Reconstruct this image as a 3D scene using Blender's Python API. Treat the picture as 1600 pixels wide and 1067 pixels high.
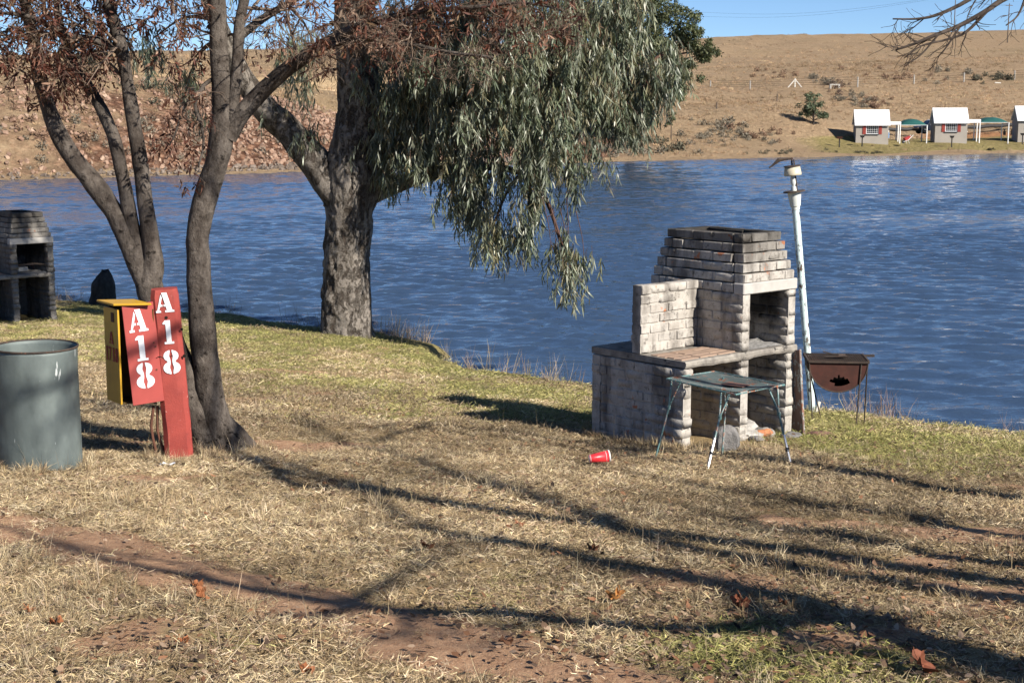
import bpy, math, random
import numpy as np
from mathutils import Vector, Matrix, Euler

random.seed(7)
RNG = np.random.default_rng(11)
for o in list(bpy.data.objects):
    bpy.data.objects.remove(o)
SC = bpy.context.scene
COL = SC.collection

# ------------------------------------------------------------------ camera
CAM_Z = 3.7                      # eye height above the lake
F = 2200.0                       # focal length in photo pixels (1600 wide)
PITCH = math.atan(343.5 / F)
cam_d = bpy.data.cameras.new('camera')
cam_d.lens = F / 1600 * 36
cam_d.sensor_width = 36
cam_d.clip_start = 0.05
cam_d.clip_end = 3000
cam = bpy.data.objects.new('camera', cam_d)
COL.objects.link(cam)
cam.location = (0, 0, CAM_Z)
cam.rotation_euler = (math.pi / 2 - PITCH, 0, 0)
SC.camera = cam

# ------------------------------------------------------------------ sky, sun, exposure
SUN_EL = math.radians(33)
SUN_H = Vector((0.75, -0.66, 0)).normalized()      # horizontal direction towards the sun
world = bpy.data.worlds.new('World')
SC.world = world
world.use_nodes = True
wn = world.node_tree
wn.nodes.clear()
sky = wn.nodes.new('ShaderNodeTexSky')
sky.sky_type = 'NISHITA'
sky.sun_disc = False
sky.sun_elevation = SUN_EL
sky.sun_rotation = math.atan2(SUN_H.x, SUN_H.y)
sky.altitude = 3000
sky.air_density = 0.9
sky.dust_density = 0.0
sky.ozone_density = 5.0
bg = wn.nodes.new('ShaderNodeBackground')
bg.inputs['Strength'].default_value = 0.070
wo = wn.nodes.new('ShaderNodeOutputWorld')
wn.links.new(sky.outputs[0], bg.inputs['Color'])
wn.links.new(bg.outputs[0], wo.inputs['Surface'])
sun_d = bpy.data.lights.new('sun', 'SUN')
sun_d.energy = 5.0
sun_d.angle = math.radians(0.7)
sun_d.color = (1.0, 0.93, 0.82)
sun = bpy.data.objects.new('sun', sun_d)
COL.objects.link(sun)
SUN_V = Vector((SUN_H.x * math.cos(SUN_EL), SUN_H.y * math.cos(SUN_EL), math.sin(SUN_EL)))
sun.rotation_euler = (-SUN_V).to_track_quat('-Z', 'Y').to_euler()
sun.location = (20, -20, 30)
SC.view_settings.view_transform = 'Standard'
SC.view_settings.look = 'None'
SC.view_settings.gamma = 1
SC.view_settings.exposure = 0.92
SC.view_settings.use_curve_mapping = False
SC.render.engine = 'CYCLES'
SC.cycles.max_bounces = 4
SC.cycles.diffuse_bounces = 2
SC.cycles.glossy_bounces = 2
SC.cycles.transmission_bounces = 2
SC.cycles.transparent_max_bounces = 8
SC.cycles.use_denoising = True
SC.cycles.use_adaptive_sampling = True
SC.cycles.adaptive_threshold = 0.02

# ------------------------------------------------------------------ maths helpers
CA, SA = math.cos(PITCH), math.sin(PITCH)

def ray(px, py):
    u, v = px - 800, py - 533.5
    return u, F * CA - v * SA, -F * SA - v * CA

def W(px, py, d):
    """world point at forward distance d (metres along y) seen at a photo pixel"""
    x, y, z = ray(px, py)
    return Vector((x / y * d, d, CAM_Z + z / y * d))

def S(d):
    return d / F                 # metres per photo pixel at distance d

def _hash(ix, iy, iz, seed):
    h = (ix * 374761393 + iy * 668265263 + iz * 2147483647 + seed * 1274126177) & 0xFFFFFFFF
    h = ((h ^ (h >> 13)) * 1274126177) & 0xFFFFFFFF
    h = ((h ^ (h >> 16)) * 2246822519) & 0xFFFFFFFF
    return ((h ^ (h >> 15)) & 0xFFFFFF) / float(0xFFFFFF)

def vnoise(x, y, z=0.0, seed=0):
    x, y, z = np.broadcast_arrays(np.asarray(x, float), np.asarray(y, float), np.asarray(z, float))
    ix, iy, iz = np.floor(x).astype(np.int64), np.floor(y).astype(np.int64), np.floor(z).astype(np.int64)
    fx, fy, fz = x - ix, y - iy, z - iz
    fx, fy, fz = [f * f * f * (f * (f * 6 - 15) + 10) for f in (fx, fy, fz)]
    r = 0
    for a in (0, 1):
        for b in (0, 1):
            for c in (0, 1):
                r = r + _hash(ix + a, iy + b, iz + c, seed) * (fx if a else 1 - fx) * (fy if b else 1 - fy) * (fz if c else 1 - fz)
    return r * 2 - 1

def fbm(x, y, z=0.0, seed=0, octv=4):
    x, y, z = np.asarray(x, float), np.asarray(y, float), np.asarray(z, float)
    s, a, k = 0, 1.0, 1.0
    for i in range(octv):
        s = s + a * vnoise(x * k, y * k, z * k, seed + i * 17)
        a *= .5
        k *= 2.03
    return s

def sstep(a, b, x):
    t = np.clip((np.asarray(x, float) - a) / (b - a), 0, 1)
    return t * t * (3 - 2 * t)

class TPS:
    def __init__(self, pts, lam=0.0):
        P = np.array(pts, float)
        self.c = P[:, :2]
        n = len(P)
        self.m, self.k = self.c.mean(0), np.abs(self.c - self.c.mean(0)).max()
        q = (self.c - self.m) / self.k
        self.q = q
        d = np.linalg.norm(q[:, None] - q[None], axis=2)
        K = d * d * np.log(d + 1e-9) + lam * np.eye(n)
        Pm = np.c_[np.ones(n), q]
        A = np.zeros((n + 3, n + 3))
        A[:n, :n] = K
        A[:n, n:] = Pm
        A[n:, :n] = Pm.T
        self.w = np.linalg.solve(A, np.r_[P[:, 2], 0, 0, 0])

    def __call__(self, x, y):
        x, y = np.broadcast_arrays(np.asarray(x, float), np.asarray(y, float))
        X = (np.c_[x.ravel(), y.ravel()] - self.m) / self.k
        r = self.w[-3] + X @ self.w[-2:]
        for (cx, cy), w in zip(self.q, self.w[:-3]):
            d2 = (X[:, 0] - cx) ** 2 + (X[:, 1] - cy) ** 2
            r += w * .5 * d2 * np.log(d2 + 1e-18)
        return r.reshape(x.shape)

def poly_dist(x, y, P):
    """distance to a polyline, and the sign (left of travel positive)"""
    x, y = np.asarray(x, float), np.asarray(y, float)
    best = np.full(x.shape, 1e9)
    sg = np.ones(x.shape)
    for (ax, ay), (bx, by) in zip(P[:-1], P[1:]):
        dx, dy = bx - ax, by - ay
        t = np.clip(((x - ax) * dx + (y - ay) * dy) / (dx * dx + dy * dy), 0, 1)
        ex, ey = x - ax - t * dx, y - ay - t * dy
        d = np.hypot(ex, ey)
        s = np.sign(dx * (y - ay) - dy * (x - ax))
        m = d < best
        best = np.where(m, d, best)
        sg = np.where(m, s, sg)
    return best, sg

# ------------------------------------------------------------------ object helpers
def tag(o, label=None, cat=None, group=None, kind=None):
    if label: o['label'] = label
    if cat: o['category'] = cat
    if group: o['group'] = group
    if kind: o['kind'] = kind
    return o

def empty(name, loc, rz=0.0, label=None, cat=None, group=None):
    o = bpy.data.objects.new(name, None)
    COL.objects.link(o)
    o.location = loc
    o.rotation_euler = (0, 0, rz)
    o.empty_display_size = .1
    return tag(o, label, cat, group)

def obj(name, me, mat=None, parent=None, smooth=False):
    if mat is not None:
        me.materials.clear()
        me.materials.append(mat)
    o = bpy.data.objects.new(name, me)
    COL.objects.link(o)
    if parent is not None: o.parent = parent
    if smooth: me.shade_smooth()
    return o

def copy_tree(o, parent=None):
    c = o.copy()
    COL.objects.link(c)
    c.parent = parent
    for ch in list(o.children): copy_tree(ch, c)
    return c

def np_mesh(name, V, Fc, colors=None):
    """V (n,3); Fc (m,3) or (m,4) int array; colors (n,3) per point"""
    V, Fc = np.asarray(V, np.float32), np.asarray(Fc, np.int32)
    me = bpy.data.meshes.new(name)
    me.vertices.add(len(V))
    me.vertices.foreach_set('co', V.ravel())
    k = Fc.shape[1]
    me.loops.add(Fc.size)
    me.loops.foreach_set('vertex_index', Fc.ravel())
    me.polygons.add(len(Fc))
    me.polygons.foreach_set('loop_start', np.arange(0, Fc.size, k, dtype=np.int32))
    me.polygons.foreach_set('loop_total', np.full(len(Fc), k, np.int32))
    if colors is not None:
        a = me.attributes.new('Col', 'FLOAT_COLOR', 'POINT')
        c = np.ones((len(V), 4), np.float32)
        c[:, :3] = colors
        a.data.foreach_set('color', c.ravel())
    me.update(calc_edges=True)
    me.validate()
    return me

def add_attr(me, name, vals):
    a = me.attributes.new(name, 'FLOAT', 'POINT')
    a.data.foreach_set('value', np.asarray(vals, np.float32).ravel())

def grid_mesh(name, xs, ys, zf):
    X, Y = np.meshgrid(xs, ys)
    Z = zf(X, Y)
    V = np.c_[X.ravel(), Y.ravel(), Z.ravel()]
    nx, ny = len(xs), len(ys)
    i = (np.arange(ny - 1)[:, None] * nx + np.arange(nx - 1)[None]).ravel()
    Fc = np.c_[i, i + 1, i + nx + 1, i + nx]
    return np_mesh(name, V, Fc), X.ravel(), Y.ravel()

class MB:
    def __init__(s):
        s.v, s.f = [], []

    def add(s, V, Fc):
        n = len(s.v)
        s.v += [tuple(p) for p in V]
        s.f += [tuple(i + n for i in f) for f in Fc]
        return s

    def box(s, c, size, rot=None, bev=0.0):
        hx, hy, hz = size[0] / 2, size[1] / 2, size[2] / 2
        b = min(bev, hx * .9, hy * .9, hz * .9)
        V, Fc = chamfer(hx, hy, hz, b) if b > 0 else (
            [(x, y, z) for x in (-hx, hx) for y in (-hy, hy) for z in (-hz, hz)],
            [(0, 1, 3, 2), (4, 6, 7, 5), (0, 4, 5, 1), (2, 3, 7, 6), (0, 2, 6, 4), (1, 5, 7, 3)])
        R = rot.to_matrix() if isinstance(rot, Euler) else (rot if rot is not None else Matrix.Identity(3))
        c = Vector(c)
        return s.add([R @ Vector(p) + c for p in V], Fc)

    def tube(s, pts, rad, n=8, caps=True, noise=0.0, nscale=3.0, seed=0):
        pts = [Vector(p) for p in pts]
        if not hasattr(rad, '__len__'): rad = [rad] * len(pts)
        rings, base = [], len(s.v)
        up = None
        for i, p in enumerate(pts):
            t = (pts[min(i + 1, len(pts) - 1)] - pts[max(i - 1, 0)])
            t = t.normalized() if t.length > 1e-9 else Vector((0, 0, 1))
            if up is None:
                a = Vector((1, 0, 0)) if abs(t.x) < .9 else Vector((0, 1, 0))
            else:
                a = up
            a = (a - t * a.dot(t))
            a = a.normalized() if a.length > 1e-6 else t.orthogonal().normalized()
            up = a
            b = t.cross(a)
            for k in range(n):
                w = 2 * math.pi * k / n
                s.v.append(tuple(p + (a * math.cos(w) + b * math.sin(w)) * rad[i]))
        m = len(pts)
        for i in range(m - 1):
            for k in range(n):
                k2 = (k + 1) % n
                s.f.append((base + i * n + k, base + i * n + k2, base + (i + 1) * n + k2, base + (i + 1) * n + k))
        if caps:
            s.f.append(tuple(base + k for k in range(n))[::-1])
            s.f.append(tuple(base + (m - 1) * n + k for k in range(n)))
        return s

    def lathe(s, prof, c=(0, 0, 0), n=24, a0=0.0, a1=2 * math.pi):
        c = Vector(c)
        full = abs(a1 - a0 - 2 * math.pi) < 1e-6
        m = n if full else n + 1
        base = len(s.v)
        for r, z in prof:
            for k in range(m):
                w = a0 + (a1 - a0) * k / n
                s.v.append(tuple(c + Vector((r * math.cos(w), r * math.sin(w), z))))
        for i in range(len(prof) - 1):
            for k in range(n):
                k2 = (k + 1) % m
                s.f.append((base + i * m + k, base + i * m + k2, base + (i + 1) * m + k2, base + (i + 1) * m + k))
        return s

    def prism(s, poly, M, h):
        """poly 2D in the local xy plane, extruded by h in local z, placed by 4x4 M"""
        n, base = len(poly), len(s.v)
        for z in (0, h):
            for x, y in poly: s.v.append(tuple(M @ Vector((x, y, z))))
        s.f.append(tuple(range(base, base + n))[::-1])
        s.f.append(tuple(range(base + n, base + 2 * n)))
        for k in range(n):
            k2 = (k + 1) % n
            s.f.append((base + k, base + k2, base + n + k2, base + n + k))
        return s

    def mesh(s, name):
        me = bpy.data.meshes.new(name)
        me.from_pydata(s.v, [], s.f)
        me.update()
        return me

    def build(s, name, mat, parent=None, smooth=False):
        me = s.mesh(name)
        o = obj(name, me, mat, parent)
        if smooth:
            me.shade_smooth()
            try: me.set_sharp_from_angle(angle=math.radians(40))
            except Exception: pass
        return o

def chamfer(hx, hy, hz, b):
    V, idx = [], {}
    for sx in (-1, 1):
        for sy in (-1, 1):
            for sz in (-1, 1):
                for ax in range(3):
                    p = [sx * (hx - b), sy * (hy - b), sz * (hz - b)]
                    p[ax] = (sx * hx, sy * hy, sz * hz)[ax]
                    idx[(sx, sy, sz, ax)] = len(V)
                    V.append(tuple(p))
    Fc = []
    def face(l, nrm):
        a, bb, c = [Vector(V[i]) for i in l[:3]]
        if (bb - a).cross(c - a).dot(Vector(nrm)) < 0: l = l[::-1]
        Fc.append(tuple(l))
    for ax in range(3):
        o1, o2 = [(1, 2), (0, 2), (0, 1)][ax]
        for sg in (-1, 1):
            l = []
            for a, c in ((-1, -1), (1, -1), (1, 1), (-1, 1)):
                k = [0, 0, 0]
                k[ax], k[o1], k[o2] = sg, a, c
                l.append(idx[(*k, ax)])
            n = [0, 0, 0]; n[ax] = sg
            face(l, n)
        for a in (-1, 1):
            for c in (-1, 1):
                k0, k1 = [0] * 3, [0] * 3
                k0[ax], k1[ax] = -1, 1
                k0[o1] = k1[o1] = a
                k0[o2] = k1[o2] = c
                n = [0, 0, 0]; n[o1], n[o2] = a, c
                face([idx[(*k0, o1)], idx[(*k1, o1)], idx[(*k1, o2)], idx[(*k0, o2)]], n)
    for sx in (-1, 1):
        for sy in (-1, 1):
            for sz in (-1, 1):
                face([idx[(sx, sy, sz, i)] for i in range(3)], (sx, sy, sz))
    return V, Fc

# ------------------------------------------------------------------ materials
class Mat:
    def __init__(s, name, rough=.8, spec=.3, metal=0.0):
        s.m = bpy.data.materials.new(name)
        s.m.use_nodes = True
        s.t = s.m.node_tree
        s.p = s.t.nodes['Principled BSDF']
        s.out = s.t.nodes['Material Output']
        s.p.inputs['Roughness'].default_value = rough
        s.p.inputs['Specular IOR Level'].default_value = spec
        s.p.inputs['Metallic'].default_value = metal

    def n(s, t, **kw):
        nd = s.t.nodes.new('ShaderNode' + t)
        for k, v in kw.items(): setattr(nd, k, v)
        return nd

    def l(s, a, b): s.t.links.new(a, b)

    def val(s, nd, key, v):
        if hasattr(v, 'is_linked') or hasattr(v, 'links'): s.l(v, nd.inputs[key])
        else: nd.inputs[key].default_value = v

    def coord(s, kind='Object', scale=(1, 1, 1), ob=None):
        if kind == 'World':
            c = s.n('NewGeometry').outputs['Position']
        else:
            tc = s.n('TexCoord')
            if ob is not None: tc.object = ob
            c = tc.outputs[kind]
        if tuple(scale) != (1, 1, 1):
            mp = s.n('Mapping')
            mp.inputs['Scale'].default_value = scale
            s.l(c, mp.inputs['Vector'])
            c = mp.outputs[0]
        return c

    def noise(s, co, scale=5, detail=5, rough=.6, dist=0.0):
        nd = s.n('TexNoise')
        s.l(co, nd.inputs['Vector'])
        nd.inputs['Scale'].default_value = scale
        nd.inputs['Detail'].default_value = detail
        nd.inputs['Roughness'].default_value = rough
        nd.inputs['Distortion'].default_value = dist
        return nd.outputs[0]

    def voro(s, co, scale=5, feature='F1'):
        nd = s.n('TexVoronoi', feature=feature)
        s.l(co, nd.inputs['Vector'])
        nd.inputs['Scale'].default_value = scale
        return nd.outputs[0]

    def ramp(s, x, a, b, lo=0.0, hi=1.0):
        nd = s.n('MapRange')
        nd.clamp = True
        s.l(x, nd.inputs[0])
        for k, v in zip((1, 2, 3, 4), (a, b, lo, hi)): nd.inputs[k].default_value = v
        return nd.outputs[0]

    def math(s, op, a, b=0.0):
        nd = s.n('Math', operation=op)
        s.val(nd, 0, a)
        s.val(nd, 1, b)
        return nd.outputs[0]

    def mix(s, f, a, b):
        nd = s.n('Mix', data_type='RGBA')
        for k, v in ((0, f), (6, a), (7, b)):
            if isinstance(v, tuple) and len(v) == 3: v = (*v, 1)
            s.val(nd, k, v)
        return nd.outputs[2]

    def mulc(s, a, b):
        nd = s.n('Mix', data_type='RGBA', blend_type='MULTIPLY')
        nd.inputs[0].default_value = 1
        for k, v in ((6, a), (7, b)):
            if isinstance(v, tuple) and len(v) == 3: v = (*v, 1)
            s.val(nd, k, v)
        return nd.outputs[2]

    def attr(s, name, typ='GEOMETRY', out='Color'):
        nd = s.n('Attribute', attribute_name=name, attribute_type=typ)
        return nd.outputs[out]

    def rnd(s): return s.n('ObjectInfo').outputs['Random']

    def color(s, c): s.val(s.p, 'Base Color', (*c, 1) if isinstance(c, tuple) and len(c) == 3 else c)

    def bump(s, h, strength=.5, dist=.02):
        nd = s.n('Bump')
        nd.inputs['Strength'].default_value = strength
        nd.inputs['Distance'].default_value = dist
        s.l(h, nd.inputs['Height'])
        s.l(nd.outputs[0], s.p.inputs['Normal'])
        return nd

def simple(name, c1, c2=None, rough=.7, spec=.3, metal=0.0, scale=8.0, bump=.0, bd=.005, coord='Object', lo=.35, hi=.65, spot=None, spot_t=.62, spot_s=None):
    m = Mat(name, rough, spec, metal)
    co = m.coord(coord)
    nz = m.noise(co, scale)
    c = m.mix(m.ramp(nz, lo, hi), c1, c2 or tuple(v * .75 for v in c1))
    if spot:
        n2 = m.noise(co, spot_s or scale * 2.7, 6, .7)
        c = m.mix(m.ramp(n2, spot_t, spot_t + .04), c, spot)
    m.color(c)
    if bump: m.bump(m.noise(co, scale * 3, 6), bump, bd)
    return m.m

M = {}
# dead grass thatch, soil and low green turf: the colour follows what grows there
def ground_mat():
    m = Mat('ground_turf', .95, .1)
    co = m.coord('World')
    soil, green = m.attr('soil', out='Fac'), m.attr('green', out='Fac')
    fine, mid, big = m.noise(co, 55, 6, .75), m.noise(co, 9, 5), m.noise(co, 1.3, 4)
    straw = m.mix(m.ramp(fine, .3, .7), (.13, .088, .045), (.40, .30, .165))
    straw = m.mix(m.ramp(mid, .4, .75, 0, .55), straw, (.22, .15, .075))
    grn = m.mix(m.ramp(fine, .3, .7), (.055, .065, .018), (.22, .215, .075))
    c = m.mix(m.ramp(m.math('ADD', green, m.math('MULTIPLY', m.math('SUBTRACT', big, .5), .6)), .3, .75, 0, .85), straw, grn)
    so = m.mix(m.ramp(m.noise(co, 14, 6, .7), .3, .7), (.26, .145, .086), (.43, .27, .165))
    so = m.mix(m.ramp(m.noise(co, 150, 3), .60, .68), so, (.52, .39, .29))
    so = m.mix(m.ramp(m.noise(co, 70, 4), .62, .70), so, (.13, .075, .05))
    c = m.mix(m.ramp(m.math('ADD', soil, m.math('MULTIPLY', m.math('SUBTRACT', mid, .5), .7)), .38, .62), c, so)
    m.color(c)
    m.bump(m.math('ADD', fine, m.math('MULTIPLY', mid, 1.5)), .7, .02)
    return m.m
M['ground'] = ground_mat()

def hill_mat():
    m = Mat('hillside_veld', .95, .1)
    co = m.coord('World')
    rub, lawn, scar, red = [m.attr(k, out='Fac') for k in ('rubble', 'lawn', 'scar', 'red')]
    fine, mid, big = m.noise(co, 1.9, 6, .75), m.noise(co, .32, 5, .65), m.noise(co, .045, 5, .6)
    streak = m.noise(m.coord('World', (.05, .35, .9)), 1, 5, .65)
    c = m.mix(m.ramp(fine, .3, .72), (.22, .150, .090), (.40, .295, .185))
    c = m.mix(m.ramp(streak, .45, .7, 0, .6), c, (.25, .17, .105))
    c = m.mix(m.ramp(mid, .55, .75, 0, .55), c, (.34, .225, .14))
    c = m.mix(m.ramp(big, .52, .68, 0, .5), c, (.21, .16, .095))
    v = m.voro(co, 1.6)
    rb = m.mix(m.ramp(v, .1, .55), (.34, .19, .12), (.10, .05, .032))
    rb = m.mix(m.ramp(m.noise(co, 3.5), .52, .7, 0, .6), rb, (.40, .27, .19))
    c = m.mix(m.ramp(m.math('ADD', rub, m.math('MULTIPLY', m.math('SUBTRACT', mid, .5), .9)), .35, .65), c, rb)
    c = m.mix(m.ramp(m.math('ADD', scar, m.math('MULTIPLY', m.math('SUBTRACT', mid, .5), .9)), .5, .7), c, (.50, .36, .21))
    gl = m.mix(m.ramp(fine, .35, .65), (.15, .135, .045), (.30, .24, .11))
    c = m.mix(m.ramp(m.math('ADD', lawn, m.math('MULTIPLY', m.math('SUBTRACT', mid, .5), .7)), .35, .7, 0, .9), c, gl)
    c = m.mix(red, c, (.36, .17, .08))
    m.color(c)
    m.bump(m.math('ADD', fine, m.math('MULTIPLY', mid, 2.0)), .9, .5)
    return m.m
M['hill'] = hill_mat()

def water_mat():
    m = Mat('lake_water', .04, .5)
    m.p.inputs['IOR'].default_value = 1.33
    m.color((.032, .056, .102))
    n2 = m.noise(m.coord('World', (3.0, 7.0, 1)), 1.0, 4, .6, .3)
    m.bump(n2, .5, .05)
    return m.m
M['water'] = water_mat()

def leaf_mat(name, rough=.5, spec=.4, trans=.25, tmul=(1.3, 1.2, .6)):
    m = Mat(name, rough, spec)
    c = m.attr('Col')
    m.color(c)
    if trans > 0:
        tr = m.n('BsdfTranslucent')
        m.l(m.mulc(c, tmul), tr.inputs[0])
        mx = m.n('MixShader')
        mx.inputs[0].default_value = trans
        m.l(m.p.outputs[0], mx.inputs[1])
        m.l(tr.outputs[0], mx.inputs[2])
        m.l(mx.outputs[0], m.out.inputs[0])
    return m.m
M['gum_leaf'] = leaf_mat('gum_leaf', .42, .5, .15)
M['russet_leaf'] = leaf_mat('russet_leaf', .65, .25, .25, (1.4, .9, .6))
M['dead_leaf'] = leaf_mat('dead_leaf', .8, .2, .1)
M['far_leaf'] = leaf_mat('far_leaf', .6, .3, .15)

def grass_mat():
    m = Mat('grass_blade', .75, .2)
    m.color(m.mulc(m.attr('tint', 'INSTANCER'), m.attr('Col')))
    return m.m
M['grass'] = grass_mat()

def bark(name, c1, c2, c3, stretch=.3, scale=9, bump=.6, bd=.02, dark=(.04, .032, .028), plates=False):
    m = Mat(name, .9, .15)
    co = m.coord('World', (1, 1, stretch))
    co2 = m.coord('World')
    a, b = m.noise(co, scale, 6, .65), m.noise(co2, scale * .35, 4)
    c = m.mix(m.ramp(a, .35, .65), c1, c2)
    c = m.mix(m.ramp(b, .5, .7), c, c3)
    c = m.mix(m.ramp(m.noise(co2, scale * 1.4, 4), .60, .68), c, dark)
    fn = m.noise(m.coord('World', (1, 1, .5)), scale * 5, 6, .75)
    c = m.mix(m.ramp(fn, .54, .66, 0, .7), c, dark)
    h = m.math('ADD', a, m.math('SUBTRACT', m.math('MULTIPLY', m.noise(co2, scale * 4, 5), .4), m.math('MULTIPLY', fn, .5)))
    if plates:
        v = m.n('TexVoronoi', feature='DISTANCE_TO_EDGE')
        wob = m.n('Mix', data_type='VECTOR')
        wob.inputs[0].default_value = .12
        m.l(co, wob.inputs[4])
        nn = m.n('TexNoise'); m.l(co2, nn.inputs['Vector']); nn.inputs['Scale'].default_value = 4
        m.l(nn.outputs[1], wob.inputs[5])
        m.l(wob.outputs[1], v.inputs['Vector'])
        v.inputs['Scale'].default_value = scale * .8
        e = m.ramp(v.outputs[0], 0, .09)
        c = m.mix(e, dark, c)
        h = m.math('ADD', h, m.math('MULTIPLY', e, .6))
    m.color(c)
    m.bump(h, bump, bd)
    return m.m
def gum_bark():
    """thick bark coming off in plates: pale plates over dark fissures"""
    m = Mat('bark_gum', .92, .12)
    co = m.coord('World', (1, 1, .26))
    co2 = m.coord('World')
    nn = m.n('TexNoise'); m.l(co2, nn.inputs['Vector']); nn.inputs['Scale'].default_value = 5; nn.inputs['Detail'].default_value = 4
    wob = m.n('Mix', data_type='VECTOR'); wob.inputs[0].default_value = .22
    m.l(co, wob.inputs[4]); m.l(nn.outputs[1], wob.inputs[5])
    a = m.noise(wob.outputs[1], 13, 7, .72)
    b = m.noise(co2, 1.7, 4)
    f = m.noise(co2, 34, 5, .7)
    plate = m.ramp(m.math('ADD', a, m.math('MULTIPLY', m.math('SUBTRACT', b, .5), .22)),   .40, .53)
    pc = m.mix(m.ramp(f, .3, .7), (.150, .130, .112), (.245, .218, .19))
    fc = m.mix(m.ramp(f, .3, .7), (.032, .025, .020), (.085, .068, .056))
    m.color(m.mix(plate, fc, pc))
    m.bump(m.math('ADD', m.math('MULTIPLY', plate, .8), m.math('ADD', m.math('MULTIPLY', a, .8), m.math('MULTIPLY', f, .35))), 1.0, .03)
    return m.m
M['bark_smooth'] = bark('bark_smooth', (.046, .037, .031), (.145, .124, .107), (.040, .031, .026), .6, 12, 1.0, .022, (.014, .011, .009))
M['bark_gum'] = gum_bark()
M['bark_bare'] = bark('bark_bare', (.050, .038, .032), (.085, .068, .057), (.04, .031, .027), .5, 12, .5, .01)
M['twig'] = simple('twig', (.20, .15, .115), (.12, .085, .065), .9, .1, scale=6)
M['twig_red'] = simple('twig_red', (.11, .058, .044), (.07, .045, .037), .9, .1, scale=6)
M['stump'] = bark('stump_wood', (.030, .027, .024), (.075, .066, .058), (.05, .045, .04), .3, 10, .9, .03)

def paint_brick(name, ob, soil=0.0):
    m = Mat(name, .9, .15)
    co = m.coord('Object', ob=ob)
    r = m.rnd()
    fine, mid, big = m.noise(co, 42, 6, .7), m.noise(co, 9, 5, .6), m.noise(co, 2.3, 4)
    c = m.mix(m.ramp(mid, .3, .7), (.45, .425, .39), (.30, .28, .255))
    c = m.mix(m.ramp(r, 0, 1, 0, .35), c, (.44, .395, .345))
    # grime streaks running down
    gs = m.noise(m.coord('Object', (3.2, 3.2, .8), ob), 1.6, 5, .6)
    c = m.mix(m.ramp(gs, .47, .64, 0, .85), c, (.125, .112, .10))
    c = m.mix(m.ramp(m.noise(co, 16, 6, .7), .56, .68, 0, .85), c, (.085, .076, .068))
    c = m.mix(m.ramp(fine, .56, .70, 0, .6), c, (.13, .118, .105))
    # bare brick where the paint has come off
    n2 = m.math('ADD', m.noise(co, 7.5, 6, .65), m.math('MULTIPLY', m.math('SUBTRACT', r, .5), .12))
    c = m.mix(m.ramp(n2, .665, .69), c, m.mix(mid, (.48, .19, .09), (.36, .16, .10)))
    if soil: c = m.mix(m.ramp(m.noise(co, 3.1, 4), .25, .6, soil * .6, soil), c, (.085, .08, .075))  # soil: how far the whole paint is mottled towards dark grey
    # soot inside the fire box
    sp = m.n('SeparateXYZ'); m.l(co, sp.inputs[0])
    x, y, z = sp.outputs
    ins = m.math('MULTIPLY', m.ramp(x, .82, .90), m.ramp(x, 1.46, 1.40))
    ins = m.math('MULTIPLY', ins, m.ramp(y, .04, .13))
    ins = m.math('MULTIPLY', ins, m.ramp(m.math('ADD', z, m.math('MULTIPLY', m.math('SUBTRACT', mid, .5), .3)), .86, 1.04))
    c = m.mix(m.math('MULTIPLY', ins, .93), c, (.02, .018, .016))
    m.color(c)
    m.bump(m.math('ADD', m.math('MULTIPLY', fine, .6), mid), .8, .012)
    return m.m

def flaky(name, base, rust, under, thr=.60, scale=26, rough=.5, spec=.4, metal=0.0, coord='Object', stretch=(1, 1, .5)):
    m = Mat(name, rough, spec, metal)
    co = m.coord(coord, stretch)
    n = m.noise(co, scale, 6, .72)
    c = m.mix(m.ramp(m.noise(co, scale * .25), .35, .65), base, tuple(v * .82 for v in base))
    c = m.mix(m.ramp(n, thr - .035, thr - .015), c, under)
    c = m.mix(m.ramp(n, thr, thr + .03), c, rust)
    m.color(c)
    m.bump(n, .3, .003)
    return m.m
M['pole_paint'] = flaky('pole_paint', (.62, .74, .74), (.10, .07, .055), (.30, .36, .36), .575, 15)
M['table_paint'] = flaky('table_paint', (.10, .19, .19), (.28, .12, .07), (.30, .34, .33), .56, 20)
M['mesh_metal'] = flaky('mesh_metal', (.10, .13, .13), (.20, .085, .05), (.16, .19, .19), .56, 14, .7, .3)
M['rust_red'] = simple('rust_red', (.075, .027, .020), (.045, .019, .015), .75, .25, scale=9, bump=.3, bd=.003, spot=(.07, .04, .03), spot_t=.6)
M['rust_dark'] = simple('rust_dark', (.070, .052, .042), (.04, .032, .028), .85, .2, scale=18, bump=.4, bd=.004, spot=(.15, .075, .05), spot_t=.6)
M['char'] = simple('char', (.012, .011, .010), (.035, .03, .028), .9, .1, scale=30, bump=.5, bd=.01)
M['ash'] = simple('ash', (.34, .33, .32), (.16, .155, .15), .95, .05, scale=22, bump=.6, bd=.02)
M['slab'] = simple('slab_concrete', (.30, .275, .24), (.16, .145, .13), .9, .15, scale=10, bump=.6, bd=.01, spot=(.07, .065, .06), spot_t=.60, spot_s=7)
M['slab_red'] = simple('slab_brick_paver', (.32, .225, .165), (.25, .18, .14), .9, .15, scale=10, bump=.6, bd=.008, spot=(.10, .085, .075), spot_t=.62, spot_s=9)
M['lintel'] = simple('lintel_plaster', (.42, .40, .375), (.34, .325, .305), .9, .15, scale=9, bump=.4, bd=.006, spot=(.20, .19, .18), spot_t=.62, spot_s=5)
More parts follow.
